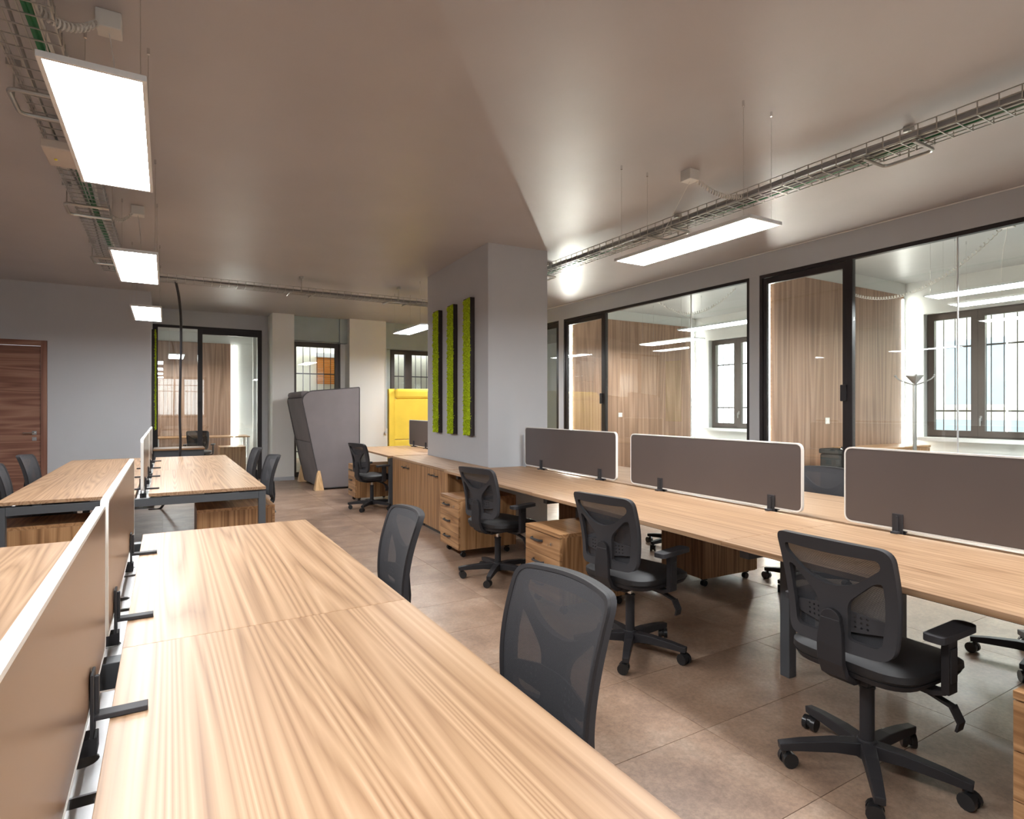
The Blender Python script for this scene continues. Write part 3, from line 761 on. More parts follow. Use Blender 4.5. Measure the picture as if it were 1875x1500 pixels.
# ------------------------------------------------------------------ swivel chair
def bx_curve(y, z):
    """depth of the backrest surface; sitter faces +x"""
    t = (z - 0.50) / 0.42
    x = -0.205 - 0.085 * max(0.0, t - 0.15) ** 1.3 + 0.018 * math.sin(min(max(t, 0), 1) * math.pi * 1.0)
    return x + 0.9 * y * y
def dens(loop, step=0.02):
    out = []
    for i, p in enumerate(loop):
        q = loop[(i + 1) % len(loop)]
        n = max(1, int(math.hypot(q[0] - p[0], q[1] - p[1]) / step))
        for k in range(n): out.append((p[0] + (q[0] - p[0]) * k / n, p[1] + (q[1] - p[1]) * k / n))
    return out
def make_chair(label, group):
    t = thing('swivel_chair', label, 'chair', (0, 0, 0), 0, group)
    # five-star base
    m = MB().cyl((0, 0, 0.058), (0, 0, 0.125), 0.045, 16, 0.034)
    for k in range(5):
        a = 2 * math.pi * k / 5
        c, s = math.cos(a), math.sin(a)
        pts = [(c * r_, s * r_, z) for r_, z in ((0.02, 0.09), (0.12, 0.094), (0.24, 0.086), (0.322, 0.077))]
        m.ribbon(pts, lambda q: (0.026 - 0.009 * q, 0.026 - 0.012 * q), (-s, c, 0))
    m.build('star_base', 'plastic_black', t, bevel=0.003)
    for k in range(5):
        a = 2 * math.pi * k / 5
        c, s = math.cos(a) * 0.30, math.sin(a) * 0.30
        q = a + 0.7 + 1.3 * k
        ux, uy = math.cos(q), math.sin(q); ax, ay = -uy, ux
        m = MB()
        px, py = c + ux * 0.012, s + uy * 0.012
        for e in ((-0.026, -0.008), (0.008, 0.026)):
            m.cyl((px + ax * e[0], py + ay * e[0], 0.029), (px + ax * e[1], py + ay * e[1], 0.029), 0.029, 14)
        m.cyl((c, s, 0.03), (c, s, 0.064), 0.011, 8)
        m.cyl((px - ax * 0.009, py - ay * 0.009, 0.034), (px + ax * 0.009, py + ay * 0.009, 0.034), 0.024, 10)
        m.build('caster', 'caster', t, smooth=True)
    MB().cyl((0, 0, 0.12), (0, 0, 0.32), 0.0255, 16).cyl((0, 0, 0.32), (0, 0, 0.326), 0.0285, 16).build('gas_lift', 'plastic_black', t, smooth=True)
    MB().cyl((0, 0, 0.326), (0, 0, 0.372), 0.014, 12).build('lift_rod', 'chrome', t, smooth=True)
    MB().box(-0.13, 0.1, -0.075, 0.075, 0.372, 0.408).build('mechanism', 'plastic_black', t, bevel=0.01)
    # lever with flat paddle
    MB().ribbon([(0.03, -0.06, 0.385), (0.05, -0.19, 0.37), (0.055, -0.27, 0.345)], (0.014, 0.005), (1, 0, 0)).ribbon([(0.055, -0.262, 0.35), (0.06, -0.285, 0.30), (0.06, -0.278, 0.27)], (0.022, 0.004), (1, 0, 0)).build('lever', 'plastic_black', t)
    # seat: shell and cushion as stacked rounded outlines
    def slab(levels, nm, mat):
        m = MB(); rings = []
        for z, f, dz in levels:
            o = rounded([(-0.215 * f, -0.225 * f), (0.225 * f, -0.235 * f), (0.245 * f, 0.0), (0.225 * f, 0.235 * f), (-0.215 * f, 0.225 * f)], [0.12, 0.1, 0.2, 0.1, 0.12], 7)
            rings.append([(x + 0.035, y, z - dz * max(0, x) ** 2 * 4) for x, y in o])
        n = len(rings[0]); vs = [p for r_ in rings for p in r_]; fs = []
        for i in range(len(rings) - 1):
            for k in range(n): fs.append((i * n + k, i * n + (k + 1) % n, (i + 1) * n + (k + 1) % n, (i + 1) * n + k))
        fs.append(tuple(reversed(range(n)))); fs.append(tuple(range((len(rings) - 1) * n, len(rings) * n)))
        m.add(vs, fs)
        return m.build(nm, mat, t, smooth=True)
    slab([(0.408, 0.75, 0), (0.412, 0.96, 0.02), (0.432, 1.0, 0.05)], 'seat_shell', 'plastic_black')
    slab([(0.4325, 0.985, 0.05), (0.445, 1.02, 0.07), (0.468, 1.015, 0.09), (0.482, 0.94, 0.1), (0.488, 0.75, 0.1), (0.486, 0.4, 0.06)], 'seat', 'seat_fabric')
    # backrest: moulded Y frame
    fn = lambda a, b, s: (bx_curve(a, b) - s, a, b)
    outer = dens(rounded([(-0.192, 0.515), (0.192, 0.515), (0.212, 0.74), (0.214, 0.912), (0, 0.922), (-0.214, 0.912), (-0.212, 0.74)], [0.05, 0.05, 0.1, 0.045, 0.1, 0.045, 0.1], 6))
    top = dens(rounded([(-0.176, 0.87), (0.176, 0.87), (0.178, 0.84), (0.09, 0.765), (0.0, 0.742), (-0.09, 0.765), (-0.178, 0.84)], [0.02, 0.02, 0.015, 0.06, 0.06, 0.06, 0.015], 6))
    lr = dens(rounded([(0.052, 0.56), (0.158, 0.553), (0.174, 0.70), (0.175, 0.79), (0.15, 0.785), (0.055, 0.695)], [0.018, 0.03, 0.06, 0.02, 0.02, 0.03], 5))
    ll = [(-y, z) for y, z in reversed(lr)]
    MB().curved([outer, top, lr, ll], fn, 0.02, 0.025, 0.03).build('back_frame', 'plastic_grey', t, smooth=True, bevel=0.004)
    # mesh stretched over the front of the frame, with a rim
    inner = [(y * 0.965, 0.72 + (z - 0.72) * 0.975) for y, z in outer]
    rim = MB().curved([outer, dens([(y * 0.94, 0.72 + (z - 0.72) * 0.95) for y, z in outer])], lambda a, b, s: (bx_curve(a, b) + 0.0005 + s, a, b), 0.01, 0.03, 0.03)
    rim.build('mesh_rim', 'plastic_black', t, smooth=True)
    gm = MB(); ny, nz = 12, 24; vs = []; fs = []
    for j in range(nz + 1):
        z = 0.53 + (0.9135 - 0.53) * j / nz
        hw = 0.186 + (0.204 - 0.186) * min(1, j / (nz * 0.6)) - (0.04 * ((z - 0.875) / 0.04) ** 2 if z > 0.875 else 0) - (0.03 * ((0.56 - z) / 0.03) ** 2 if z < 0.56 else 0)
        for i in range(ny + 1):
            y = -hw + 2 * hw * i / ny
            vs.append((bx_curve(y, z) + 0.0075 + 0.012 * (1 - (y / hw) ** 2) * min(1.0, (nz - j) / 6), y, z))
    for j in range(nz):
        for i in range(ny): fs.append((j * (ny + 1) + i, j * (ny + 1) + i + 1, (j + 1) * (ny + 1) + i + 1, (j + 1) * (ny + 1) + i))
    gm.add(vs, fs).build('mesh_back', 'mesh_fabric', t, smooth=True)
    # perforated lumbar pad between mesh and frame
    pad = dens(rounded([(-0.165, 0.60), (-0.05, 0.585), (0.05, 0.585), (0.165, 0.60), (0.165, 0.645), (0.05, 0.662), (-0.05, 0.662), (-0.165, 0.645)], 0.012, 3))
    holes = []
    for sgn in (-1, 1):
        for rr in range(3):
            for cc in range(3):
                hy, hz = sgn * (0.068 + 0.02 * cc), 0.607 + 0.018 * rr
                holes.append([(hy + 0.0045 * math.cos(w * math.pi / 3), hz + 0.0045 * math.sin(w * math.pi / 3)) for w in range(6)])
    MB().curved([pad] + holes, lambda a, b, s: (bx_curve(a, b) + 0.004 - s, a, b), 0.006, 0.03, 0.05).build('lumbar_pad', 'plastic_grey', t, smooth=True)
    # J-shaped carrier
    pts = [(bx_curve(0, 0.625) - 0.03, 0, 0.625), (bx_curve(0, 0.58) - 0.033, 0, 0.58), (-0.232, 0, 0.53), (-0.228, 0, 0.47), (-0.205, 0, 0.42), (-0.16, 0, 0.392), (-0.08, 0, 0.385)]
    MB().ribbon(pts, lambda q: (0.036 + 0.012 * min(1, q * 4), 0.011), (0, 1, 0)).cyl((pts[0][0] - 0.010, 0, 0.623), (pts[0][0] + 0.011, 0, 0.623), 0.037, 20).build('back_carrier', 'plastic_black', t, bevel=0.003)
    # armrests
    for s in (-1, 1):
        y = s * 0.262
        arm = MB().box(0.0, 0.06, y - 0.013, y + 0.013, 0.40, 0.595).box(0.008, 0.052, y - 0.017, y + 0.017, 0.44, 0.56).ribbon([(0.03, y, 0.405), (0.03, y - s * 0.04, 0.39), (0.03, s * 0.08, 0.392)], (0.028, 0.009), (1, 0, 0)).build('arm_post', 'plastic_black', t, bevel=0.003)
        padp = rounded([(-0.085, y - 0.034), (0.15, y - 0.036), (0.165, y), (0.15, y + 0.036), (-0.085, y + 0.034)], [0.02, 0.03, 0.03, 0.03, 0.02], 4)
        MB().plate([padp], lambda a, b, q: (a, b, 0.5955 + q + (0.004 if a > 0.1 else 0)), 0.024).build('arm_pad', 'plastic_grey', arm, bevel=0.006)
    return t
CG = 'black mesh swivel chairs'
ch0 = make_chair('black swivel chair nearest the right edge, back frame towards the viewer', CG)
ch0.location = (2.31, 1.243, 0); ch0.rotation_euler = (0, 0, R(-1))
PI = math.pi
for (x, y, rz, lab) in [
    (2.285, 2.545, R(8), 'black swivel chair in the middle of the near side of the long bench'),
    (2.355, 4.22, R(12), 'black swivel chair closest to the column on the near side of the long bench'),
    (0.72, 1.33, PI + R(2), 'black mesh chair nearest the viewer, pushed into the foreground bench'),
    (0.73, 2.61, PI + R(-3), 'black mesh chair at the far half of the foreground bench'),
    (0.70, 6.28, PI + R(4), 'black swivel chair on the right of the bench by the door, the nearer one'),
    (0.70, 7.55, PI + R(2), 'black swivel chair on the right of the bench by the door, the farther one'),
    (-0.98, 7.55, R(-6), 'black swivel chair in front of the walnut door'),
    (-0.98, 6.45, R(4), 'black swivel chair cut off by the left edge near the walnut door'),
    (rw(-0.15, 7.975)[0], rw(-0.15, 7.975)[1], R(14), 'farthest black swivel chair, between the grey booth and the cabinets'),
    (rw(1.93, 2.86)[0], rw(1.93, 2.86)[1], PI - RA, 'black mesh chair facing the viewer between two taupe screens'),
    (rw(1.75, 1.33)[0], rw(1.75, 1.33)[1], PI - RA + R(4), 'black chair behind the right taupe screen, only its base showing'),
    (rw(1.95, 4.3)[0], rw(1.95, 4.3)[1], PI - RA, 'black chair hidden behind the taupe screen next to the column'),
    (7.72, 6.25, R(4), 'black chair inside the middle office, top of its back over the screen'),
    (0.62, 14.2, R(80), 'black chair inside the far office'),
]:
    dup(ch0, (x, y, 0), rz, lab, CG)

# ================================================================== LIGHTING FIXTURES
def lamp(label, x0, y0, z=2.5, wires=True, w=0.30, L=1.2):
    t = thing('ceiling_lamp', label, 'lamp', (x0 + w / 2, y0 + L / 2, z), 0, 'suspended light panels')
    fr = 0.014
    m = MB()
    m.box(-w / 2, -w / 2 + fr, -L / 2, L / 2, 0, 0.012).box(w / 2 - fr, w / 2, -L / 2, L / 2, 0, 0.012)
    m.box(-w / 2 + fr, w / 2 - fr, -L / 2, -L / 2 + fr, 0, 0.012).box(-w / 2 + fr, w / 2 - fr, L / 2 - fr, L / 2, 0, 0.012)
    m.box(-w / 2, w / 2, -L / 2, L / 2, 0.0121, 0.02)
    m.build('panel_frame', 'white_steel', t)
    box('diffuser', 'lamp_glow', -w / 2 + fr, w / 2 - fr, -L / 2 + fr, L / 2 - fr, 0.002, 0.011, t)
    wm = MB(); cm = MB()
    for sx in (-1, 1):
        for sy in (-1, 1):
            wm.cyl((sx * (w / 2 - 0.02), sy * (L / 2 - 0.06), 0.02), (sx * (w / 2 - 0.02), sy * (L / 2 - 0.06), H - z - 0.012), 0.0012, 5)
            cm.cyl((sx * (w / 2 - 0.02), sy * (L / 2 - 0.06), H - z - 0.03), (sx * (w / 2 - 0.02), sy * (L / 2 - 0.06), H - z - 0.0005), 0.007, 8)
    wm.build('suspension_wires', 'zinc', t); cm.build('wire_fixings', 'chrome', t)
    return t
lamp('nearest glowing rectangular light panel at the upper left', -0.355, 2.36)
lamp('second glowing light panel of the left row', -0.345, 4.98)
lamp('third glowing light panel of the left row, before the far office', -0.335, 7.6)
lamp('added unseen light panel carrying on the left row above and behind the viewer', -0.355, -0.26)  # out of view, extra lamp added for lighting along the left row
lamp('glowing light panel above the long bench', 2.93, 2.24)
lamp('glowing light panel beyond the column, partly hidden', 3.12, 7.85, 2.58)
lamp('added unseen light panel behind the column, to brighten the white piers', 4.5, 9.6)  # hidden extra lamp, added to brighten the white piers at the far end
lamp('added unseen light panel carrying on the right row above the viewer', 2.95, -0.38)  # also an unseen extra, added for lighting over the near right side
lamp('left light panel in the nearest office', 6.5, 1.76)
lamp('right light panel in the nearest office', 7.25, 1.86)
lamp('left light panel in the middle office', 6.3, 4.83)
lamp('right light panel in the middle office', 7.18, 6.56)
lamp('light panel in the far office', 0.05, 14.0)

def cable_tray(label, x, z, y0, y1, w, hh, rot, loc, brackets, cables, side=-1):
    """basket along local y, bottom at z, open top"""
    t = thing('cable_tray', label, 'cable tray', loc, rot, 'wire cable trays')
    m = MB(); r = 0.0028
    for (xx, zz) in [(-w / 2, z + hh), (-w / 2, z + hh * 0.5), (-w / 2, z), (-w / 4, z), (0, z), (w / 4, z), (w / 2, z), (w / 2, z + hh * 0.5), (w / 2, z + hh)]:
        m.box(xx - r, xx + r, y0, y1, zz - r, zz + r)
    n = int((y1 - y0) / 0.1)
    for i in range(n + 1):
        y = y0 + (y1 - y0) * i / n
        m.box(-w / 2 - r, w / 2 + r, y - r, y + r, z - 2 * r, z).box(-w / 2 - 2 * r, -w / 2, y - r, y + r, z, z + hh).box(w / 2, w / 2 + 2 * r, y - r, y + r, z, z + hh)
    m.build('wire_basket', 'zinc', t)
    for k, (cxx, rad, mat) in enumerate(cables):
        pts = []
        ph = random.random() * 6
        nseg = int((y1 - y0) / 0.25)
        for i in range(nseg + 1):
            y = y0 + (y1 - y0) * i / nseg
            pts.append((cxx + 0.018 * math.sin(y * 1.7 + ph), y, z + rad + 0.004 + 0.004 * math.sin(y * 3.1 + ph) ** 2))
        MB().tube(pts, rad, 6).build('cable', mat, t, smooth=True)
    for y in brackets:
        # bent tube hairpin under the basket, rod and ceiling block
        xo = side * (w / 2 + 0.05); xi = -side * (w / 2 + 0.01)
        hl = 0.15
        pts = [(xi, y - hl, z - 0.022), (xo + side * -0.04, y - hl, z - 0.022)]
        for k in range(1, 6):
            a = k / 6 * math.pi / 2
            pts.append((xo - side * 0.04 + side * 0.04 * math.sin(a), y - hl + 0.04 - 0.04 * math.cos(a), z - 0.022))
        for k in range(0, 6):
            a = k / 5 * math.pi / 2
            pts.append((xo - side * 0.04 + side * 0.04 * math.cos(a), y + hl - 0.04 + 0.04 * math.sin(a), z - 0.022))
        pts.append((xi, y + hl, z - 0.022))
        MB().tube(pts, 0.012, 8).cyl((xo, y, z - 0.022), (xo, y, H - 0.001), 0.005, 6).box(xo - 0.03, xo + 0.03, y - 0.02, y + 0.02, H - 0.035, H - 0.0005).build('bracket', 'zinc', t, smooth=True)
    return t
cable_tray('wire cable tray above the left row of light panels', 0, 3.02, -2.8, 8.42, 0.23, 0.06, 0, (-0.52, 0, 0), [3.98, 5.9, 7.8], [(0.01, 0.016, 'green_cable'), (0.045, 0.012, 'green_cable'), (-0.04, 0.008, 'grey_cable'), (0.07, 0.009, 'white_plastic')])
cable_tray('wire cable tray running over the long bench past the column', 0, 3.025, -2.8, 8.5, 0.2, 0.075, 0, (4.0, 0, 0), [1.97, 3.96, 6.1], [(0.03, 0.013, 'green_cable'), (0.0, 0.016, 'grey_cable'), (-0.068, 0.024, 'zinc_dark')], 1)
cable_tray('wire cable tray crossing the far end of the ceiling', 0, 3.0, 0.0, 4.4, 0.2, 0.07, R(-90), (-0.38, 8.62, 0), [2.0, 3.4], [(0.0, 0.02, 'grey_cable'), (0.05, 0.02, 'zinc_dark')], 1)

def spiral_box(label, bx_, end, lampt, coils=18, r=0.013, sag=0.06, cat='junction box', bs=(0.05, 0.05, 0.04)):
    """white ceiling box with a coiled cord to `end` and a straight cord to the lamp"""
    t = thing('ceiling_junction_box', label, cat, (bx_[0], bx_[1], H), 0, 'ceiling junction boxes with coiled cords')
    box('housing', 'white_plastic', -bs[0], bs[0], -bs[1], bs[1], -bs[2] * 2, -0.0005, t, 0.004)
    e = Vector(end) - Vector((bx_[0], bx_[1], H)); st = Vector((0, 0, -0.05)); st += e.normalized() * 0.05
    st.z = -0.055
    n = coils * 10; pts = []
    ax = (e - st); hor = Vector((-ax.y, ax.x, 0)).normalized()
    for i in range(n + 1):
        q = i / n
        p = st + ax * q; p.z -= sag * 4 * q * (1 - q)
        a = 2 * math.pi * coils * q
        pts.append(p + hor * (r * math.cos(a)) + Vector((0, 0, 1)) * (r * math.sin(a)))
    MB().tube(pts, r * 0.28, 5).build('coiled_cord', 'white_plastic', t, smooth=True)
    if lampt:
        l = Vector(lampt) - Vector((bx_[0], bx_[1], H))
        pts = []
        for i in range(13):
            q = i / 12
            pts.append(Vector((0, 0, -0.08)).lerp(l, q) + Vector((0.02, 0.03, 0)) * math.sin(q * math.pi))
        MB().tube(pts, 0.0025, 5).build('lamp_cord', 'white_plastic', t, smooth=True)
    return t
spiral_box('white ceiling junction box with coiled cord above the nearest light panel', (-0.225, 3.3), (-0.47, 3.1, 3.06), (-0.2, 3.0, 2.52), 15, 0.018)
spiral_box('white ceiling junction box with coiled cord above the second light panel', (-0.215, 6.3), (-0.41, 6.15, 3.06), (-0.2, 5.9, 2.52), 11, 0.015)
spiral_box('white ceiling junction box with coiled cord above the long bench', (3.47, 3.19), (3.92, 3.05, 3.06), (3.95, 3.95, 3.0), 20, 0.016)
spiral_box('white ceiling junction box with long coiled cords in the nearest office', (7.0, 2.45), (7.9, 4.42, 2.9), (7.3, 2.6, 2.52), 46, 0.016, 0.28)
spiral_box('white ceiling junction box with coiled cord in the middle office', (6.75, 7.0), (7.0, 5.6, 3.1), (6.5, 5.6, 2.52), 36, 0.016, 0.3)
t = thing('emergency_light_box', 'beige box with a yellow light fixed under the left cable tray', 'emergency light', (-0.535, 4.55, 2.93), 0)
box('housing', 'beige_box', -0.1, 0.1, -0.16, 0.16, 0.0, 0.055, t, 0.008)
MB().cyl((-0.05, 0.02, -0.006), (-0.05, 0.02, 0.0), 0.008, 10).build('indicator', 'yellow_led', t)
# dangling black conduit from the far tray down behind the bench
pts = [(0.10, 8.62, 3.02), (0.12, 8.72, 2.99), (0.155, 8.95, 2.85), (0.178, 9.1, 2.62), (0.182, 9.16, 2.3), (0.175, 9.17, 1.8), (0.168, 9.17, 1.3), (0.175, 9.17, 0.9), (0.15, 9.2, 0.6), (0.05, 9.3, 0.3), (-0.05, 9.4, 0.02), (-0.2, 9.42, 0.016)]
sm = []
for i in range(len(pts) - 1):
    p0 = Vector(pts[max(0, i - 1)]); p1 = Vector(pts[i]); p2 = Vector(pts[i + 1]); p3 = Vector(pts[min(len(pts) - 1, i + 2)])
    for k in range(6):
        q = k / 6
        sm.append(0.5 * ((2 * p1) + (p2 - p0) * q + (2 * p0 - 5 * p1 + 4 * p2 - p3) * q * q + (3 * p1 - p0 - 3 * p2 + p3) * q ** 3))
sm.append(Vector(pts[-1]))
tag(MB().tube(sm, 0.016, 8).build('black_conduit', 'black_cable', smooth=True), 'black conduit hanging from the far cable tray', 'cable')

# ================================================================== WALL DECOR, BOOTHS, REST
def moss(label, loc, rotz, w, z0, z1, depth, group):
    """faces local -x"""
    t = thing('moss_panel', label, 'moss panel', loc, rotz, group)
    z1l, z0l = z1 - loc[2], z0 - loc[2]
    m = MB().box(-depth, -0.0005, -w / 2, -w / 2 + 0.008, z0l, z1l).box(-depth, -0.0005, w / 2 - 0.008, w / 2, z0l, z1l).box(-depth, -0.0005, -w / 2 + 0.008, w / 2 - 0.008, z0l, z0l + 0.008).box(-depth, -0.0005, -w / 2 + 0.008, w / 2 - 0.008, z1l - 0.008, z1l).box(-0.02, -0.0005, -w / 2 + 0.008, w / 2 - 0.008, z0l + 0.008, z1l - 0.008)
    m.build('tray_frame', 'moss_frame', t)
    mm = MB()
    rnd = random.Random(int(w * 1000 + z0 * 77))
    ico = [(1, 0, 0), (-1, 0, 0), (0, 1, 0), (0, -1, 0), (0, 0, 1), (0, 0, -1)]
    fc = [(4, 0, 2), (4, 2, 1), (4, 1, 3), (4, 3, 0), (5, 2, 0), (5, 1, 2), (5, 3, 1), (5, 0, 3)]
    z = z0l + 0.012
    while z < z1l - 0.006:
        y = -w / 2 + 0.012
        while y < w / 2 - 0.006:
            rr = rnd.uniform(0.009, 0.017)
            c = (-depth - rnd.uniform(-0.008, 0.008), y + rnd.uniform(-0.005, 0.005), z + rnd.uniform(-0.005, 0.005))
            a, b = rnd.uniform(0, 6), rnd.uniform(0, 6)
            M = Matrix.Rotation(a, 3, 'X') @ Matrix.Rotation(b, 3, 'Y')
            mm.add([Vector(c) + (M @ Vector(p)) * rr * rnd.uniform(0.6, 1.2) for p in ico], fc)
            y += 0.0145
        z += 0.0145
    mm.box(-depth + 0.004, -0.02, -w / 2 + 0.009, w / 2 - 0.009, z0l + 0.009, z1l - 0.009)
    mo = mm.build('moss_cushions', 'moss', t); mo['kind'] = 'stuff'
    return t
MG = 'green moss panels on the column'
moss('green moss panel on the column, nearest the front corner', rg(0.55, 6.18, 1.07), -RA, 0.2, 1.07, 2.665, 0.055, MG)
moss('green moss panel in the middle of the column', rg(0.55, 6.69, 1.07), -RA, 0.2, 1.07, 2.665, 0.055, MG)
moss('green moss panel on the column, farthest from the front corner', rg(0.55, 7.2, 1.07), -RA, 0.2, 1.07, 2.665, 0.055, MG)
moss('tall green moss panel beside the far office glass', (-0.2, 11.9, 1.0), math.pi, 0.6, 1.02, 2.72, 0.045, None)
column_cover = tag(box('cable_cover', 'wall_grey', -0.012, 0.012, -0.012, 0.0, 0, 0.34), 'thin grey cable cover on the column above the bench', 'cable cover')
p = rg(1.0, 5.717, D + 0.005); column_cover.location = (p[0], p[1], D + 0.175); column_cover.rotation_euler = (0, 0, -RA)

def booth(label, loc, flip, mat, cat='sofa', lean=0.31):
    """high back sofa; back towards local -x, open towards +x; near side panel at y=0"""
    t = thing('booth_sofa', label, cat, loc, 0, 'high backed booth sofas')
    s = -1 if flip else 1
    Lg = 1.45
    prof = rounded([(0.0, 0.03), (0.66, 0.03), (0.66, 1.755), (0.11 - lean, 1.675 + (0.08 if lean < 0.1 else 0)), (-lean, 1.56)], [0.01, 0.01, 0.02, 0.12, 0.12], 6)
    prof = prof if not flip else [(-x, z) for x, z in reversed(prof)]
    for nm, y in (('side_panel', 0.0), ('side_panel', Lg - 0.1)):
        so = MB().plate([prof], lambda a, b, q, y=y: (a, y + q, b), 0.1).build(nm, mat, t, bevel=0.012)
        MB().tube([(x, y - 0.0, z) for x, z in prof], 0.008, 6, True).build('piping', 'sofa_piping' if mat == 'sofa_grey' else mat, so, smooth=True)
    # leaning back in two cushions
    def quad(z0, z1, nm):
        f = lambda z: (-lean * (z - 0.03) / 1.53) * s
        a, b = f(z0), f(z1); th = 0.12 * s
        MB().add([(a, 0.101, z0), (a + th, 0.101, z0), (b + th, 0.101, z1), (b, 0.101, z1), (a, Lg - 0.101, z0), (a + th, Lg - 0.101, z0), (b + th, Lg - 0.101, z1), (b, Lg - 0.101, z1)],
                 [(0, 1, 2, 3), (7, 6, 5, 4), (0, 4, 5, 1), (1, 5, 6, 2), (2, 6, 7, 3), (3, 7, 4, 0)]).build(nm, mat, t, bevel=0.012)
    quad(0.03, 0.80, 'back_lower'); quad(0.808, 1.56, 'back_upper')
    MB().box(min(-lean * s, (0.18 - lean) * s), max(-lean * s, (0.18 - lean) * s), 0.101, Lg - 0.101, 1.562, 1.68 + (0.07 if lean < 0.1 else 0)).build('back_top', mat, t, bevel=0.05)
    MB().box(min(0.08 * s, 0.64 * s), max(0.08 * s, 0.64 * s), 0.101, Lg - 0.101, 0.06, 0.44).build('seat', mat, t, bevel=0.03)
    for y in (-0.02, Lg - 0.06):
        x = -0.035 * s
        MB().add([(x - 0.075, y - 0.05, 0), (x + 0.075, y - 0.05, 0), (x + 0.075, y + 0.1, 0), (x - 0.075, y + 0.1, 0), (x - 0.02, y + 0.0, 0.33), (x + 0.02, y + 0.0, 0.33), (x + 0.02, y + 0.05, 0.33), (x - 0.02, y + 0.05, 0.33)],
                 [(3, 2, 1, 0), (4, 5, 6, 7), (0, 1, 5, 4), (1, 2, 6, 5), (2, 3, 7, 6), (3, 0, 4, 7)]).build('leg', 'beech', t, bevel=0.004)
    return t
booth('grey upholstered high back booth sofa with wooden feet', (2.27, 10.22, 0), False, 'sofa_grey')
bo = booth('yellow upholstered high back booth sofa beyond the column', (4.96, 10.12, 0), False, 'sofa_yellow', 'sofa', 0.02)
bo.rotation_euler = (0, 0, R(74))
t = tag(MB().cyl((0, 0, 0.9), (0, 0, 2.66), 0.004, 6).cyl((0.016, 0, 0.9), (0.016, 0, 2.66), 0.004, 6).box(-0.02, 0.03, -0.02, 0.02, 0.86, 0.9).build('blind_cord', 'white_steel', None, (3.97, 11.925, 0)), 'thin hanging blind cord beside the yellow booth', 'blind cord')

# items in the nearest office
def rack(label, x, y):
    t = thing('coat_rack', label, 'coat rack', (x, y, 0))
    MB().cyl((0, 0, 0.02), (0, 0, 1.70), 0.022, 12).build('pole', 'zinc_dark', t, smooth=True)
    MB().cyl((0, 0, 0), (0, 0, 0.022), 0.18, 24).build('base', 'zinc_dark', t, smooth=True)
    MB().cyl((0, 0, 1.70), (0, 0, 1.78), 0.025, 20, 0.085).cyl((0, 0, 1.78), (0, 0, 1.795), 0.09, 20).build('cap', 'zinc_dark', t, smooth=True)
    for k in range(4):
        a = k * math.pi / 2 + 0.5; c, s = math.cos(a), math.sin(a)
        MB().tube([(c * 0.02, s * 0.02, 1.68), (c * 0.1, s * 0.1, 1.71), (c * 0.17, s * 0.17, 1.75), (c * 0.2, s * 0.2, 1.79)], 0.008, 6).sphere((c * 0.2, s * 0.2, 1.79), 0.016, 8).build('hook', 'zinc_dark', t, smooth=True)
    return t
rack('grey metal coat rack in the nearest office', 8.02, 3.74)
t = thing('wood_sideboard', 'low wooden sideboard along the panelled wall of the nearest office', 'sideboard', (7.45, 3.98, 0))
box('carcass', 'oak_z', 0, 1.5, 0.02, 0.45, 0.05, 0.86, t, 0.002)
box('top_panel', 'oak_x', -0.01, 1.51, 0.0, 0.46, 0.8605, 0.885, t, 0.002)
box('plinth', 'dark_steel', 0.03, 1.47, 0.05, 0.42, 0, 0.0495, t)
for k in range(3): box('door', 'oak_z', 0.005 + k * 0.5, 0.495 + k * 0.5, 0.002, 0.0195, 0.055, 0.855, t, 0.001)
t = thing('appliance_cabinet', 'black cabinet with fittings on top beside the glass door', 'cabinet', (6.98, 4.1, 0))
box('body', 'matte_black', -0.14, 0.14, -0.14, 0.14, 0.0, 0.84, t, 0.02)
box('top_tray', 'matte_black', -0.15, 0.15, -0.15, 0.15, 0.8405, 0.9, t, 0.015)
MB().tube([(-0.08, -0.1, 0.9), (-0.08, -0.1, 0.93), (-0.15, -0.14, 0.935), (-0.22, -0.18, 0.93)], 0.012, 8).sphere((0.02, -0.12, 0.925), 0.028, 10).build('tap', 'chrome', t, smooth=True)
t = thing('white_table', 'long white table below the window in the nearest office', 'table', (8.55, 2.5, 0))
box('tabletop', 'room_white', -0.3, 0.65, -0.9, 1.1, 0.715, 0.745, t, 0.003)
for x in (-0.25, 0.56):
    for y in (-0.85, 1.0): box('leg', 'white_steel', x, x + 0.05, y, y + 0.05, 0, 0.7145, t)
t = thing('white_table', 'white table below the window in the middle office', 'table', (8.4, 6.6, 0))
box('tabletop', 'room_white', -0.3, 0.75, -0.9, 1.3, 0.78, 0.81, t, 0.003)
for x in (-0.25, 0.66):
    for y in (-0.85, 1.2): box('leg', 'white_steel', x, x + 0.05, y, y + 0.05, 0, 0.7795, t)
def switch(label, x, y, z):
    t = thing('wall_switch', label, 'light switch', (x, y, z), 0, 'white wall switches')
    box('plate', 'white_plastic', -0.045, 0.045, -0.01, -0.0005, -0.04, 0.04, t, 0.003)
    box('rocker', 'white_steel', -0.012, 0.012, -0.014, -0.0105, -0.02, 0.02, t, 0.001)
switch('white switch on the wood panel of the nearest office', 7.36, 4.463, 1.225)
switch('white switch on the wood panel of the middle office', 7.31, 8.413, 1.265)
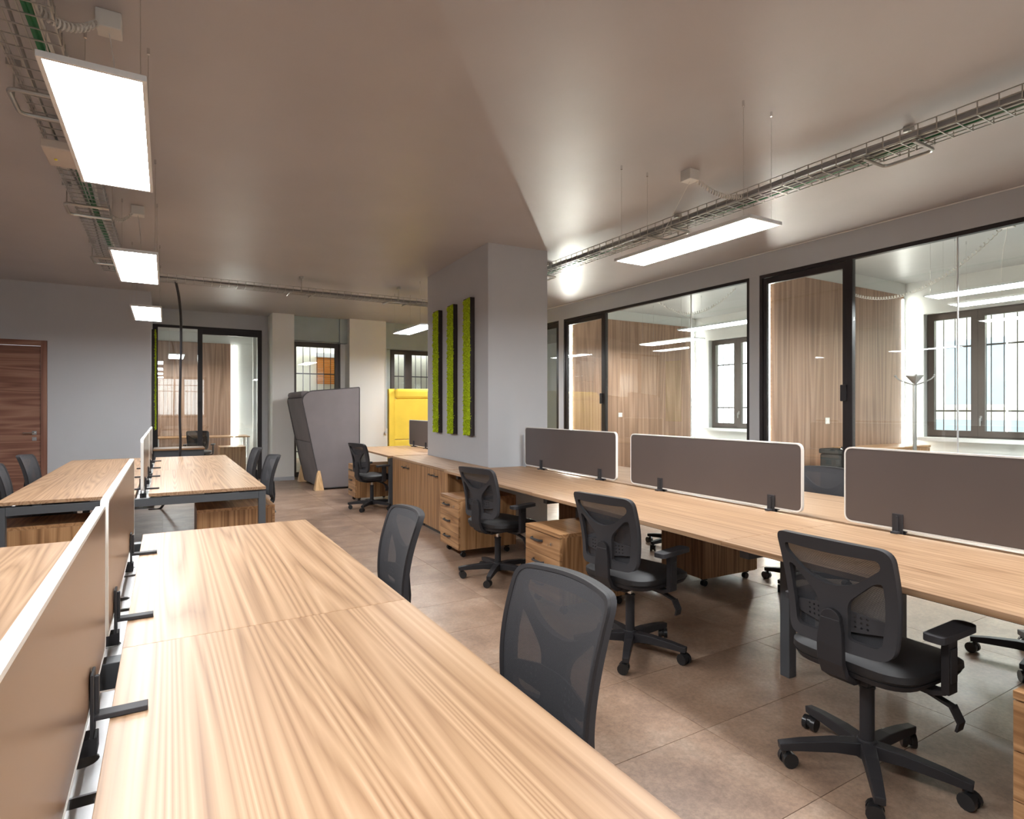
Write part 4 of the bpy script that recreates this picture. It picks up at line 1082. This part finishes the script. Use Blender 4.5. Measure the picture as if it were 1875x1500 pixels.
# far office furniture
t = thing('office_desk', 'light wood desk inside the far office', 'desk', (0.75, 15.3, 0))
box('desktop', 'oak_x', -0.95, 0.95, -0.4, 0.45, 0.715, 0.74, t, 0.002)
for x in (-0.93, 0.88):
    for y in (-0.38, 0.38): box('leg', 'white_steel', x, x + 0.05, y, y + 0.05, 0, 0.7145, t)
tag(box('wood_cabinet', 'oak_z', 1.0, 1.5, 13.9, 14.5, 0, 0.56, None, 0.003), 'small wooden cabinet inside the far office', 'cabinet')
t = thing('wall_bench', 'pale low shelf on dark panel behind the left bench', 'shelf', (-0.1, 12.0, 0))
box('shelf_board', 'oak_x', -0.08, 0.7, -0.3, 0.3, 0.66, 0.69, t, 0.002)
box('support_panel', 'desk_steel', -0.07, 0.69, -0.25, -0.22, 0.0, 0.6595, t)

# ================================================================== OUTSIDE
g = tag(box('courtyard_ground', 'ground_out', -12, 30, 12.8, 30, -0.3, -0.21), 'pale courtyard ground outside the far windows', 'ground'); g['kind'] = 'structure'
g = tag(box('street_ground', 'ground_out', 9.9, 30, -12, 12.7, -0.3, -0.21), 'pale ground outside the office windows', 'ground'); g['kind'] = 'structure'
fc = thing('facade_building', 'cream building seen through the office windows', 'building', (14.5, 4.0, -0.2))
box('wall', 'facade_cream', 0, 0.4, -6, 7, 0, 8, fc)
for y in (1.6, -2.4):
    wf_ = box('window', 'facade_white', -0.04, -0.0005, y - 0.6, y + 0.6, 1.6, 3.1, fc)
    for k in (-1, 1):
        box('shutter', 'facade_blue', -0.03, -0.0205, k * 0.3 - 0.24, k * 0.3 + 0.24, -0.68, 0.68, wf_)
box('plinth', 'facade_blue', -0.06, -0.001, -6, 7, 0, 1.35, fc)
fd = thing('facade_building', 'cream building seen through the far windows', 'building', (3.4, 17.6, -0.2))
box('wall', 'facade_cream', -1.2, 9, 0, 0.4, 0, 8, fd)
ob = thing('roller_blind', 'orange slatted roller blind on the building outside', 'blind', (4.12, 17.55, 2.1))
for k in range(14):
    box('slat', 'blind_orange', -0.35, 0.35, -0.02, 0.0, 0.055 * k, 0.055 * k + 0.048, ob)
box('roller_casing', 'facade_white', -0.38, 0.38, -0.06, 0.04, 0.775, 0.9, ob)
